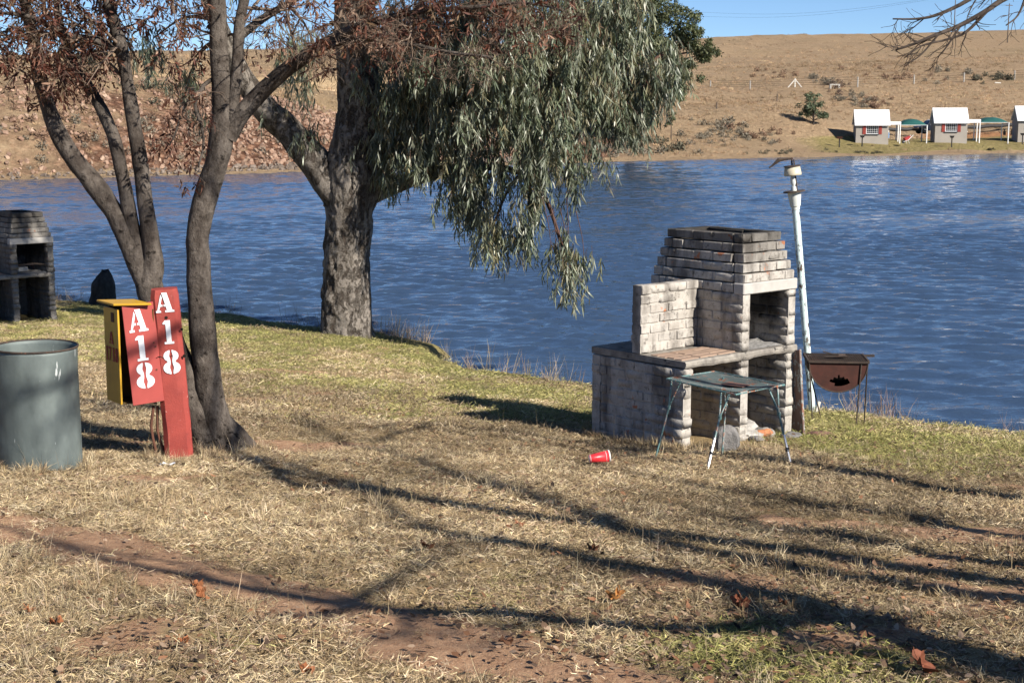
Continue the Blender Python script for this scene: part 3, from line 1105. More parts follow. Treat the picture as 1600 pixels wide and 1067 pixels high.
# ================================================================== HALF DRUM GRILL
hb = W(1310, 568, 14.5)
hz0 = g1(hb.x, hb.y)
hg = empty('half_drum_grill', (hb.x, hb.y, hz0), math.radians(-6), 'rusty half drum grill on thin rod legs beside the lamp post', 'grill')
R_, LD, hh = .30, .46, hb.z - hz0
mb = MB(); n = 22
V, Fc = [], []
for y in (0, LD):
    for k in range(n + 1):
        a = math.pi + math.pi * k / n
        V.append((R_ * math.cos(a), y, hh + R_ * math.sin(a)))
for k in range(n): Fc.append((k, k + 1, n + 2 + k, n + 1 + k))
mb.add(V, Fc)
o = mb.build('drum_shell', M['rust_red'], hg, True)
md = o.modifiers.new('thick', 'SOLIDIFY'); md.thickness = .004
def end_plate(y, hole):
    """semicircular end sheet, with a ragged burnt hole"""
    V, Fc = [], []
    rings = 10
    cx, cz = .03, hh - .185
    for r in range(rings + 1):
        for k in range(n + 1):
            a = math.pi + math.pi * k / n
            V.append((R_ * .995 * math.cos(a) * r / rings, y, hh - .002 + R_ * .995 * math.sin(a) * r / rings))
    for r in range(rings):
        for k in range(n):
            ids = (r * (n + 1) + k, r * (n + 1) + k + 1, (r + 1) * (n + 1) + k + 1, (r + 1) * (n + 1) + k)
            m_ = sum((Vector(V[i]) for i in ids), Vector()) / 4
            if hole and ((m_.x - cx) / .105) ** 2 + ((m_.z - cz) / .042) ** 2 < 1 + .5 * float(vnoise(m_.x * 30, m_.z * 30, 0, 2)): continue
            Fc.append(ids)
    return MB().add(V, Fc)
o = end_plate(.004, True).build('end_plate', M['rust_red'], hg); o.modifiers.new('t', 'SOLIDIFY').thickness = .004
o = end_plate(LD - .004, False).build('end_plate', M['rust_red'], hg); o.modifiers.new('t', 'SOLIDIFY').thickness = .004
mb = MB()
mb.tube([(R_ * 1.01 * math.cos(math.pi + math.pi * k / n), 0, hh + R_ * 1.01 * math.sin(math.pi + math.pi * k / n)) for k in range(n + 1)], .007, 6)
mb.build('rim', M['rust_dark'], hg, True)
mb = MB()
mb.box((.0, LD / 2, hh - .13), (.42, LD - .03, .10), None, .02)
mb.build('charcoal', M['char'], hg)
mb = MB()
mb.box((0, -.012, hh + .018), (.62, .02, .022)); mb.box((0, LD + .012, hh + .018), (.62, .02, .022))
mb.box((-.31, LD / 2, hh + .018), (.02, LD, .035)); mb.box((.31, LD / 2, hh + .018), (.02, LD, .035))
mb.box((.36, LD * .86, hh + .024), (.13, .03, .022))
for k in range(1, 26): mb.tube([(-.31 + k * .62 / 26, -.01, hh + .028), (-.31 + k * .62 / 26, LD + .01, hh + .028)], .0048, 5)
for k in range(1, 9): mb.tube([(-.31, k * LD / 9, hh + .026), (.31, k * LD / 9, hh + .026)], .004, 5)
mb.build('grill_grid', M['rust_dark'], hg)
def hleg(x0, y0, px, py):
    f = WG(px, py); f = Matrix.Rotation(-hg.rotation_euler.z, 3, 'Z') @ (f - hg.location)
    mb = MB(); mb.tube([(x0, y0, hh + .01), (f.x, f.y, f.z - .03)], .0075, 6)
    mb.build('leg', M['rust_dark'], hg)
hleg(-.30, -.005, 1270, 664); hleg(.235, -.005, 1337, 670); hleg(.30, .02, 1350, 664); hleg(-.29, LD, 1284, 655)
mb = MB(); mb.tube([(-.10, .02, 0), (.12, -.03, .012)], .010, 6); mb.tube([(-.12, .06, .05), (.05, .0, .016)], .006, 5)
mb.box((.06, .03, .015), (.10, .05, .03), Euler((0, 0, .5)), .008)
o = mb.build('burnt_sticks', M['rust_dark']); o.location = (hb.x + .0, hb.y + .14, hb.z + .044)
tag(o, 'charred sticks lying on top of the half drum grill', 'sticks')

# ================================================================== LAMP POST
lb = W(1269, 642, 15.9); lb.z = g1(lb.x, lb.y)
lt = W(1241, 300, 15.9)
lp = empty('lamp_post', tuple(lb), 0, 'leaning pale blue lamp post with flaking paint and broken lamp head', 'lamp post')
tilt = (lt - lb); hL = tilt.length; td = tilt.normalized()
sd = Vector((td.z, 0, -td.x)).normalized(); bk = Vector((0, 1, 0))
mb = MB(); mb.tube([td * (-.2), td * (hL - .16)], .041, 16)
mb.build('pole', M['pole_paint'], lp, True)
def LT(a): return td * (hL + a)
mb = MB(); mb.tube([LT(-.20), LT(-.165), LT(-.16), LT(-.005)], [.046, .048, .058, .078], 18)
mb.build('lamp_cup', M['lamp_white'], lp, True)
mb = MB(); mb.tube([LT(-.003), LT(.012)], [.125, .12], 20)
mb.build('drip_plate', M['rust_dark'], lp)
mb = MB(); mb.tube([LT(.012), LT(.06)], [.036, .032], 12); mb.tube([LT(.06), LT(.10), LT(.16), LT(.20)], [.018, .034, .030, .02], 12)
mb.build('bulb', M['lamp_white'], lp, True)
mb = MB(); mb.tube([LT(.185), LT(.20), LT(.285)], [.098, .098, .086], 20, False)
o = mb.build('broken_shade', M['lamp_cream'], lp, True); o.modifiers.new('t', 'SOLIDIFY').thickness = .004
o['label'] = 'cracked cream lamp shade'
mb = MB(); mb.tube([LT(.285), LT(.295)], [.098, .092], 20); mb.build('shade_cap', M['rust_dark'], lp)
mb = MB(); mb.tube([LT(.01) + sd * .03 - bk * .02, LT(.36) + sd * .02 - bk * .02], .008, 6)
mb.tube([LT(.30) - sd * .0, LT(.385)], .010, 6)
mb.build('stay_rod', M['rust_dark'], lp)
mb = MB(); a = LT(.375)
mb.tube([a + sd * .015, a - sd * .09], [.012, .018], 6); mb.tube([a - sd * .09, a - sd * .14, a - sd * .22 - Vector((0, 0, .06)), a - sd * .25 - Vector((0, 0, .075))], [.02, .026, .010, .012], 6)
mb.build('broken_arm', M['rust_dark'], lp)
mb = MB(); mb.box((.055, -.03, .04), (.03, .03, .16), Euler((0, .25, 0))); mb.build('stake', M['concrete_white'], lp)

# leaning steel sheet at the right wall of the barbecue
a = LB(1.56, .10, 0); a.z = g1(a.x, a.y)
mb = MB(); mb.box((0, 0, .43), (.012, .20, .88), None, .002); mb.box((0, -.105, .43), (.03, .018, .90), None, .003)
o = mb.build('steel_sheet', M['sheet_steel']); o.location = (a.x + .075, a.y - .03, a.z - .03); o.rotation_euler = (0, math.radians(-7), PA)
tag(o, 'rusty steel sheet leaning on the right wall of the brick barbecue', 'sheet')

# stones and rubble by the barbecue
def stone(c, size, seed, mat, label, cat='stone', rz=0.0, tilt=0.0, flat=1.0, name='stone', group=None, sharp=.35):
    nn, mm = 14, 9
    V, Fc = [], []
    for i in range(mm + 1):
        th = math.pi * i / mm
        for k in range(nn):
            ph = 2 * math.pi * k / nn
            d = Vector((math.sin(th) * math.cos(ph), math.sin(th) * math.sin(ph), math.cos(th)))
            p = d * (1 / max(abs(d.x), abs(d.y), abs(d.z)) ** sharp)
            r = 1 + .22 * float(fbm(d.x * 1.4 + seed * 7.3, d.y * 1.4, d.z * 1.4, seed, 3))
            V.append((p.x * r * size[0] / 2, p.y * r * size[1] / 2, p.z * r * size[2] / 2))
    for i in range(mm):
        for k in range(nn):
            k2 = (k + 1) % nn
            Fc.append((i * nn + k, (i + 1) * nn + k, (i + 1) * nn + k2, i * nn + k2))
    o = MB().add(V, Fc).build(name, mat, None, True)
    o.location = c; o.rotation_euler = (tilt, tilt * .6, rz)
    return tag(o, label, cat, group)
q = WG(1134, 706); stone((q.x, q.y, q.z + .10), (.22, .20, .25), 3, M['rock'], 'rounded grey rock under the wire table', 'rock', name='rock')
def inbay(u, v): p = LB(u, v, 0); return (p.x, p.y, g1(p.x, p.y))
for k, (u, v, sz, mt, lab, tl, up) in enumerate([
        (.98, .06, (.30, .16, .06), 'stone_pale', 'long pale slab piece at the front left of the barbecue rubble', .15, .05),
        (1.05, .20, (.26, .20, .05), 'stone_pale', 'pale slab piece lying on top of the barbecue rubble', -.2, .115),
        (1.12, .02, (.16, .09, .07), 'brick_bare', 'broken orange brick in the rubble under the barbecue', .1, .04),
        (1.24, .10, (.24, .18, .06), 'stone_pale', 'pale stone at the right end of the barbecue rubble', .12, .03),
        (1.18, .26, (.30, .20, .07), 'rock', 'grey stone at the back of the barbecue rubble', -.1, .05),
        (1.35, -.12, (.22, .15, .04), 'rock', 'flat grey stone in front of the right barbecue wall', .05, .015),
        (.93, -.05, (.12, .10, .06), 'rock', 'small grey stone at the foot of the middle barbecue wall', .1, .02)]):
    x, y, z = inbay(u, v)
    stone((x, y, z + up), sz, 20 + k, M[mt], lab, rz=k * 1.3 + PA, tilt=tl, sharp=.7)
q = WG(1282, 682); stone((q.x, q.y, q.z + .01), (.28, .16, .07), 41, M['stone_red'], 'flat reddish stone in the green grass below the half drum grill', rz=.2, sharp=.5)
q = WG(1360, 676); stone((q.x, q.y, q.z + .01), (.12, .08, .06), 42, M['stone_red'], 'small brown stone right of the grill legs', sharp=.5)

# ================================================================== PAPER CUP
q = WG(937, 727)
cp = empty('paper_cup', (q.x, q.y, q.z + .065), 0, 'crushed red and white paper cup lying on the dry grass', 'cup')
cd = Vector((.98, .16, .10)).normalized()
mb = MB(); mb.tube([cd * -.085, cd * -.083, cd * .075], [.026, .030, .046], 20, False)
o = mb.build('cup_body', M['cup_red'], cp, True); o.modifiers.new('t', 'SOLIDIFY').thickness = .0012
mb = MB(); mb.tube([cd * .068, cd * .078], [.0485, .0495], 20, False); mb.tube([cd * .045, cd * .048], [.0435, .044], 20, False); o = mb.build('rim', M['cup_white'], cp, True)
mb = MB(); mb.tube([cd * -.0855, cd * -.074], [.0275, .0325], 20); mb.build('base_band', M['cup_white'], cp, True)
s1 = cd.orthogonal().normalized(); s2 = cd.cross(s1)
mb = MB()
for (aa, ww) in ((-2.2, .18), (-1.2, .14)):              # white swoosh print
    V, Fc = [], []
    for k in range(9):
        t_ = -.06 + .115 * k / 8; r = .0335 + .0145 * (t_ + .06) / .12
        for e in (-1, 1):
            an = aa + .5 * math.sin(k / 8 * 3) + e * ww * (.3 + math.sin(math.pi * k / 8))* .5
            V.append(cd * t_ + (s1 * math.cos(an) + s2 * math.sin(an)) * (r + .0012))
    for k in range(8): Fc.append((2 * k, 2 * k + 1, 2 * k + 3, 2 * k + 2))
    mb.add(V, Fc)
mb.build('printed_band', M['cup_white'], cp)

# ================================================================== STENCILLED GLYPHS (unit box: x 0..1, y 0..1)
def halfeight(sg):
    """one half of a stencilled 8 (right half, mirrored by sg)"""
    out = []
    for k in range(19):                                   # outer contour, top to bottom
        t = k / 18
        y = 1 - t
        if y > .52: w = .40 * math.sqrt(max(0, 1 - ((y - .76) / .245) ** 2)) + .02
        else: w = .46 * math.sqrt(max(0, 1 - ((y - .26) / .265) ** 2)) + .02
        w = max(w, .20 if .42 < y < .60 else .06)
        out.append((w, y))
    inn = []
    for k in range(13):
        y = k / 12
        w = .055 + .055 * math.exp(-((y - .76) / .10) ** 2) + .06 * math.exp(-((y - .27) / .11) ** 2)
        inn.append((min(w, .17), y))
    return [(.5 + sg * x, y) for x, y in (out + inn)][::sg]
GLYPH = {
    'A': [[(.36, 1), (.66, 1), (.90, .10), (1.0, .10), (1.0, 0), (.50, 0), (.50, .10), (.60, .10), (.555, .30), (.44, .30), (.44, .40), (.53, .40), (.40, .88)],
          [(.32, .92), (.38, .76), (.28, .40), (.375, .40), (.375, .30), (.25, .30), (.17, .10), (.27, .10), (.27, 0), (0, 0), (0, .10), (.07, .10)]],
    '1': [[(.30, 1), (.70, 1), (.70, .09), (.88, .09), (.88, 0), (.14, 0), (.14, .09), (.32, .09), (.32, .84), (.12, .84), (.12, .90)]],
    '8': [halfeight(1), halfeight(-1)],
    '7': [[(.08, 1), (.95, 1), (.95, .86), (.52, 0), (.28, 0), (.70, .84), (.08, .84)]],
}
def glyph(ch, name, M4, w, h, mat, parent, th=.0022):
    mb = MB()
    for poly in GLYPH[ch]:
        mb.prism([(x * w, y * h) for x, y in poly], M4, th)
    return mb.build(name, mat, parent)

def frame(o, xd, yd):
    """4x4 with local x along xd, y along yd, z outwards"""
    xd, yd = Vector(xd).normalized(), Vector(yd).normalized()
    zd = xd.cross(yd)
    m = Matrix((xd, yd, zd)).transposed().to_4x4()
    m.translation = Vector(o)
    return m

# ================================================================== NUMBERED POST AND METER BOX
pb = WG(281, 716)
pr = empty('numbered_post', (pb.x, pb.y, pb.z), 0, 'red concrete post with white stencilled A18 and a yellow box fixed to it', 'post')
dz_ = 10.35
def PL(px, py, d=None): return W(px, py, d or pb.y) - pb
TR, TL, BR_, BL = PL(274, 452), PL(237, 454), PL(304, 722), PL(258, 722)
axz = ((TR + TL) / 2 - (BR_ + BL) / 2).normalized()
fx = Vector((math.cos(math.radians(12)), math.sin(math.radians(12)), 0))      # the front face looks slightly right
fx = (fx - axz * fx.dot(axz)).normalized()
fy = axz.cross(fx).normalized()                                               # into the post
Hp = ((TR + TL) / 2 - (BR_ + BL) / 2).length
Cb = (BR_ + BL) / 2 - axz * .15
Rm = Matrix((fx, fy, axz)).transposed()
wp, dp = .205, .20
mb = MB()
N = 26                                                # slightly rough cast post: several rings with jitter
V, Fc, ring = [], [], 16
for i in range(N + 1):
    zz = (Hp + .15) * i / N
    k_ = 1.0 if i < N - 1 else (.985 if i == N - 1 else .90)
    for k in range(ring):
        a = 2 * math.pi * (k + .5) / ring
        c_, s_ = math.cos(a), math.sin(a)
        m_ = max(abs(c_), abs(s_)); e = .92
        p = (c_ / m_, s_ / m_)
        cor = min(abs(p[0]), abs(p[1]))
        sh = (1 - .06 * max(0, cor - .5)) * k_
        q = Vector((p[0] * wp / 2 * sh, p[1] * dp / 2 * sh + dp / 2, zz))
        q += Vector((1, 1, 0)) * .003 * float(vnoise(q.x * 30, q.y * 30, zz * 22, 5))
        V.append(Rm @ q + Cb)
for i in range(N):
    for k in range(ring):
        k2 = (k + 1) % ring
        Fc.append((i * ring + k, i * ring + k2, (i + 1) * ring + k2, (i + 1) * ring + k))
Fc.append(tuple(N * ring + k for k in range(ring)))
mb.add(V, Fc)
post = mb.build('post', M['post_red'], pr, True)
def on_post(x, z, out=.0045): return Rm @ Vector((x, -out, z + .15)) + Cb     # x from the post axis, z above the ground line
for ch, nm, x, z, w, h_ in (('A', 'letter', -.067, Hp - .165, .13, .145), ('1', 'digit', -.040, Hp - .40, .092, .175), ('8', 'digit', -.055, Hp - .625, .128, .178)):
    glyph(ch, nm, frame(on_post(x, z), fx, axz), w, h_, M['paint_white'], post)
mb = MB()                                              # bolt holes and the crack
for (x, z, r) in ((.0, Hp - .205, .012), (.103, Hp - .30, .010), (.103, Hp - .50, .012)):
    c = on_post(x, z, .0035)
    mb.tube([c + fy * .004, c - fy * .001], r, 10)
mb.build('bolt_hole', M['black_hole'], post)
mb = MB()
mb.tube([on_post(-.10 + .16 * k / 8, Hp - .50 + .012 * math.sin(k * 1.3), .001) for k in range(9)], .0028, 5)
mb.build('crack', M['black_hole'], post)
# meter box: yellow carcass, lid, open red door
bd = pb.y - .05
def BX(px, py, d): return W(px, py, d) - pb
# near vertical edge of the yellow face (px 190) and its far edge (px 165): the face looks left
A0, A1 = BX(192, 632, bd), BX(186, 484, bd)
up = (A1 - A0).normalized(); Hb = (A1 - A0).length
dl = Vector((-.62, .78, 0)); dl = (dl - up * dl.dot(up)).normalized()          # along the yellow face, to the left and away
dr = Vector((.985, .17, 0)); dr = (dr - up * dr.dot(up)).normalized()          # along the open side, towards the post
wy_, wx_ = .26, .235
def plate(o, a, b, n_, la, lb, th): # box spanned by a (la), b (lb), thickness th along n_
    c = o + a * la / 2 + b * lb / 2 + n_ * th / 2
    return (c, (la, lb, th), Matrix((a.normalized(), b.normalized(), n_.normalized())).transposed())
box = MB()
nl = dl.cross(up).normalized()
if nl.dot(Vector((-1, -.5, 0))) < 0: nl = -nl
c, sz, R3 = plate(A0, dl, up, nl, wy_, Hb, .012); box.box(c, sz, R3, .002)
bx = box.build('meter_box', M['box_yellow'], pr)
mb = MB()
nr = Vector((nl.y, -nl.x, 0))
c, sz, R3 = plate(A0 + dl * wy_, dr, up, dl, wx_, Hb, .010); mb.box(c, sz, R3)                 # back
c, sz, R3 = plate(A0 + dr * wx_, dl, up, dr, wy_, Hb, .010); mb.box(c, sz, R3)                 # side next to the post
c, sz, R3 = plate(A0 + up * .004, dl, dr, up, wy_, wx_, .010); mb.box(c, sz, R3)               # floor
mb.build('carcass', M['box_inside'], bx)
mb = MB()
c, sz, R3 = plate(A0 + nl * .012 - dl * .004, dl, up, -dl.cross(up) if False else nl, .012, Hb, .004); mb.box(c, sz, R3)
mb.build('edge_strip', M['box_yellow'], bx)
mb = MB()
o_ = A1 + up * .034 - dl * .035 + nl * .035 - dr * .02
c, sz, R3 = plate(o_, dl, dr, up, wy_ + .05, wx_ + .035, .016); mb.box(c, sz, R3, .003)
mb.build('lid', M['box_yellow'], bx)
mb = MB()
c, sz, R3 = plate(A1 - up * .10 + dl * .07 + nl * .012, dl, up, nl, .05, .07, .004); mb.box(c, sz, R3)
mb.build('hasp', M['wire'], bx)
yl = -dl                                                # reading direction on the yellow face, towards the near edge
def on_yel(s, z): return A0 + dl * (wy_ - s) + up * z + nl * .0145
for ch, nm, s_, z, w, h_ in (('A', 'letter', .095, Hb - .265, .075, .090), ('1', 'digit', .022, Hb - .395, .045, .105), ('7', 'digit', .068, Hb - .395, .052, .105),
                             ('1', 'digit', .142, Hb - .395, .045, .105), ('8', 'digit', .188, Hb - .395, .060, .105)):
    glyph(ch, nm, frame(on_yel(s_, z), yl, up), w, h_, M['paint_crimson'], bx)
# red door hanging in the plane of the post front, bottom swung out
D0, D1 = BX(208, 634, bd - .05), BX(190, 478, bd - .03)
D2 = BX(257, 626, bd + .03)
du = (D1 - D0).normalized(); Hd = (D1 - D0).length
dx = (D2 - D0); Wd = dx.length; dx = dx.normalized(); dn = dx.cross(du).normalized()
if dn.y > 0: dn = -dn
mb = MB(); c, sz, R3 = plate(D0, dx, du, -dn, Wd, Hd, .014); mb.box(c, sz, R3, .002)
door = mb.build('door', M['door_red'], pr)
def on_door(x, z): return D0 + dx * x + du * z + dn * .0015
for ch, nm, x, z, w, h_ in (('A', 'letter', .035, Hd - .205, .135, .165), ('1', 'digit', .055, Hd - .42, .105, .185), ('8', 'digit', .042, Hd - .625, .135, .19)):
    glyph(ch, nm, frame(on_door(x, z), dx, du), w, h_, M['paint_white'], door)
mb = MB()
for (x, z) in ((Wd - .03, Hd - .30), (Wd - .03, Hd - .50), (Wd - .02, Hd - .33)):
    mb.tube([on_door(x, z), on_door(x, z) + dn * .006], .006, 8)
mb.build('door_bolt', M['wire'], door)
# conduits coming out of the box bottom down into the ground
for (a, b, c_) in (((240, 634), (236, 665), (243, 702)), ((246, 634), (246, 672), (256, 704))):
    mb = MB(); p = [BX(*q, bd + .10) for q in (a, b, c_)]
    p.append(p[-1] - Vector((0, 0, .12)))
    mb.tube([p[0], p[0].lerp(p[1], .5), p[1], p[1].lerp(p[2], .5) + Vector((-.004, 0, 0)), p[2], p[3]], .011, 7)
    mb.build('conduit', M['wire'], pr, True)

q = WG(262, 729)
mb = MB(); V, Fc = [], []
for i in range(7):
    for k in range(5): V.append((-.05 + i * .1 / 6, -.03 + k * .06 / 4, .012 + .016 * float(fbm(i * .8, k * .9, 0, 3, 3))))
for i in range(6):
    for k in range(4): Fc.append((i * 5 + k, (i + 1) * 5 + k, (i + 1) * 5 + k + 1, i * 5 + k + 1))
o = mb.add(V, Fc).build('paper_scrap', M['paper']); o.location = (q.x, q.y, q.z + .012); tag(o, 'crumpled white scrap of paper in the grass below the red post', 'paper')

# ================================================================== STEEL DRUM
dp_ = WG(62, 724)
dr_ = empty('steel_drum', (dp_.x, dp_.y, dp_.z - .03), 0, 'open grey green steel drum standing at the left edge', 'drum')
RD, HD = .287, .885
mb = MB(); n, m_ = 72, 30
V, Fc = [], []
for i in range(m_ + 1):
    z = HD * i / m_
    for k in range(n):
        a = 2 * math.pi * k / n
        dent = .010 * float(fbm(math.cos(a) * 1.3, math.sin(a) * 1.3, z * 1.8, 44, 3)) - .012 * math.exp(-((a - 4.9) / .35) ** 2 - ((z - .5) / .2) ** 2)
        r = RD + dent * min(1, 4 * (1 - i / m_) + .15)
        V.append((r * math.cos(a), r * math.sin(a), z))
for i in range(m_):
    for k in range(n):
        k2 = (k + 1) % n
        Fc.append((i * n + k, i * n + k2, (i + 1) * n + k2, (i + 1) * n + k))
o = mb.add(V, Fc).build('body', M['drum'], dr_, True)
md = o.modifiers.new('t', 'SOLIDIFY'); md.thickness = .003; md.offset = -1
mb = MB(); mb.tube([((RD + .002) * math.cos(a), (RD + .002) * math.sin(a), HD) for a in np.linspace(0, 2 * math.pi, 73)], .0075, 8, False)
mb.build('rim', M['rust_dark'], dr_, True)
mb = MB(); mb.lathe([(RD - .006, .06), (.001, .05)], n=40); mb.build('floor', M['char'], dr_)
dr_.rotation_euler = (math.radians(1.0), math.radians(.8), .4)

# ================================================================== STUMP
sp_ = WG(160, 474)
mb = MB(); V, Fc, n, m_ = [], [], 30, 22
for i in range(m_ + 1):
    t_ = i / m_
    for k in range(n):
        a = 2 * math.pi * k / n
        lean = Vector((.035 * t_, 0, 0))
        r = .225 * (1 + .12 * (1 - t_) ** 3)
        if t_ > .62: r *= max(.12, 1 - ((t_ - .62) / .42) ** 1.6 * (1.05 - .45 * math.cos(a - .5)))
        r *= 1 + .10 * float(fbm(math.cos(a) * 1.6, math.sin(a) * 1.6, t_ * 2.2, 66, 4))
        V.append((r * math.cos(a) + lean.x, r * math.sin(a), -.1 + .72 * t_ + (.04 * math.sin(3 * a) * (t_ > .8))))
for i in range(m_):
    for k in range(n):
        k2 = (k + 1) % n
        Fc.append((i * n + k, i * n + k2, (i + 1) * n + k2, (i + 1) * n + k))
Fc.append(tuple(m_ * n + k for k in range(n)))
o = mb.add(V, Fc).build('tree_stump', M['stump'], None, True); o.location = tuple(sp_)
tag(o, 'dark weathered tree stump at the water between barbecue and russet tree', 'stump')

# ================================================================== TREES: wood
def smooth_path(P, sub=4):
    """Catmull-Rom through (x,y,z,r) rows"""
    P = np.array(P, float)
    Q = np.r_[[2 * P[0] - P[1]], P, [2 * P[-1] - P[-2]]]
    out = []
    for i in range(1, len(Q) - 2):
        for k in range(sub):
            t = k / sub
            a, b, c, d = Q[i - 1], Q[i], Q[i + 1], Q[i + 2]
            out.append(.5 * (2 * b + (c - a) * t + (2 * a - 5 * b + 4 * c - d) * t * t + (3 * b - a - 3 * c + d) * t ** 3))
    out.append(P[-1])
    return np.array(out)

class Wood:
    """collects tapered tubes with numpy; lumpy where thick"""
    def __init__(s): s.V, s.F, s.n = [], [], 0
    def tube(s, path, n, lump=0.0, lscale=6.0, seed=0, cap=True, lump2=0.0):
        path = np.asarray(path, float)
        P, R = path[:, :3], np.maximum(path[:, 3], .0006)
        m = len(P)
        T = np.gradient(P, axis=0)
        T /= np.linalg.norm(T, axis=1, keepdims=True) + 1e-12
        a = np.array([1.0, 0, 0]) if abs(T[0, 0]) < .9 else np.array([0, 1.0, 0])
        A = np.zeros_like(P)
        for i in range(m):
            a = a - T[i] * a.dot(T[i])
            a /= np.linalg.norm(a) + 1e-12
            A[i] = a
        B = np.cross(T, A)
        w = np.arange(n) * 2 * np.pi / n
        ring = A[:, None] * np.cos(w)[None, :, None] + B[:, None] * np.sin(w)[None, :, None]
        r = R[:, None]
        if lump:
            q = (P[:, None] + ring * r[..., None]) * lscale
            r = r * (1 + lump * fbm(q[..., 0], q[..., 1], q[..., 2] * .55, seed, 3))
            if lump2: r = r + lump2 * (sstep(-.15, .25, fbm(q[..., 0] * 4.5, q[..., 1] * 4.5, q[..., 2] * 2.2, seed + 3, 3)) - .5)
        V = (P[:, None] + ring * np.broadcast_to(r, (m, n))[..., None]).reshape(-1, 3)
        i = (np.arange(m - 1)[:, None] * n + np.arange(n)[None]).ravel()
        k = (np.arange(m - 1)[:, None] * n + (np.arange(n)[None] + 1) % n).ravel()
        Fc = np.c_[i, k, k + n, i + n]
        s.V.append(V)
        s.F.append(Fc + s.n)
        s.n += len(V)
        if cap:
            s.V.append(P[-1:] + T[-1:] * R[-1] * .3)
            e = s.n - n + np.arange(n)
            e2 = s.n - n + (np.arange(n) + 1) % n
            s.F.append(np.c_[e, e2, np.full(n, s.n), np.full(n, s.n)])
            s.n += 1
        return s
    def build(s, name, mat, parent=None, smooth=True):
        V, Fc = np.concatenate(s.V), np.concatenate(s.F)
        me = bpy.data.meshes.new(name)
        # the cap rows are triangles written with a repeated index
        tri = Fc[:, 2] == Fc[:, 3]
        q, t = Fc[~tri], Fc[tri][:, :3]
        me.vertices.add(len(V)); me.vertices.foreach_set('co', V.astype(np.float32).ravel())
        loops = np.r_[q.ravel(), t.ravel()].astype(np.int32)
        me.loops.add(len(loops)); me.loops.foreach_set('vertex_index', loops)
        tot = np.r_[np.full(len(q), 4), np.full(len(t), 3)].astype(np.int32)
        me.polygons.add(len(tot))
        me.polygons.foreach_set('loop_start', np.r_[0, np.cumsum(tot)[:-1]].astype(np.int32))
        me.polygons.foreach_set('loop_total', tot)
        me.update(calc_edges=True)
        return obj(name, me, mat, parent, smooth)

def limb_path(pts, d, sub=4):
    """pts: (px, py, radius px[, d]) -> (x,y,z,r) rows, smoothed"""
    out = []
    for p in pts:
        dd = p[3] if len(p) > 3 else d
        w = W(p[0], p[1], dd)
        out.append((w.x, w.y, w.z, p[2] * S(dd)))
    return smooth_path(out, sub)

def spawn(wood, path, rnd, level, maxlev, count, length, angle, tips, up=.0, rmin=.0015, start=.25, ratio=.55, wob=.25, n0=5):
    """recursive side shoots off a path"""
    m = len(path)
    for c in range(count):
        t = start + (1 - start) * (c + rnd.random()) / count
        i = min(int(t * (m - 1)), m - 2)
        p = path[i]
        T = path[i + 1][:3] - path[i][:3]
        T = T / (np.linalg.norm(T) + 1e-9)
        o = np.cross(T, rnd.normal(size=3)); o /= np.linalg.norm(o) + 1e-9
        a = angle * (.7 + .6 * rnd.random())
        D = T * math.cos(a) + o * math.sin(a)
        L = length * (.6 + .8 * rnd.random()) * (1.15 - .5 * t)
        k = 7 if level < maxlev else 5
        r = max(rmin, p[3] * ratio * (.7 + .4 * rnd.random()))
        q = [np.r_[p[:3], r]]
        d = D.copy()
        for s in range(1, k + 1):
            d = d + rnd.normal(0, wob / math.sqrt(k) * 1.3, 3) + np.array([0, 0, up / k])
            d /= np.linalg.norm(d)
            q.append(np.r_[q[-1][:3] + d * L / k, max(rmin * .6, r * (1 - .75 * s / k))])
        q = np.array(q)
        wood.tube(q, n0 if level == 1 else (4 if level == 2 else 3), cap=False)
        tips.append((q, level))
        if level < maxlev:
            spawn(wood, q, rnd, level + 1, maxlev, max(2, int(count * .75)), length * .52, angle, tips, up, rmin, .2, .6, wob, n0)

# ------------------------------------------------------------------ leaves (all numpy)
def leaf_batch(P, D, N, L, Wd, C, bend=.15, var=.16, rnd=RNG):
    """P base, D direction, N side axis, per-leaf length/width; 6 points, 4 triangles, curved along its length"""
    n = len(P)
    D = D / (np.linalg.norm(D, axis=1, keepdims=True) + 1e-9)
    N = N - D * (N * D).sum(1, keepdims=True)
    N /= np.linalg.norm(N, axis=1, keepdims=True) + 1e-9
    U = np.cross(D, N)
    L, Wd = L[:, None], Wd[:, None]
    b = (rnd.normal(0, 1, (n, 1)) * bend)
    def pt(t, w): return P + D * L * t + U * (L * b * t * t) + N * Wd * w
    V = np.stack([pt(0, 0), pt(.30, .5), pt(.30, -.5), pt(.68, .36), pt(.68, -.36), pt(1, 0)], 1)
    f = np.array([[0, 1, 2], [1, 3, 2], [2, 3, 4], [3, 5, 4]])
    Fc = (np.arange(n)[:, None, None] * 6 + f[None]).reshape(-1, 3)
    col = C * (1 + rnd.normal(0, var, (n, 1)))
    return V.reshape(-1, 3), Fc, np.repeat(np.clip(col, .004, 1), 6, 0)

def leaf_obj(name, batches, mat, parent):
    V, Fc, C, n = [], [], [], 0
    for v, f, c in batches:
        V.append(v); Fc.append(f + n); C.append(c); n += len(v)
    me = np_mesh(name, np.concatenate(V), np.concatenate(Fc), np.concatenate(C))
    return obj(name, me, mat, parent)

def pick(pal, n, rnd=RNG):
    pal = np.array(pal)
    return pal[rnd.integers(0, len(pal), n)]

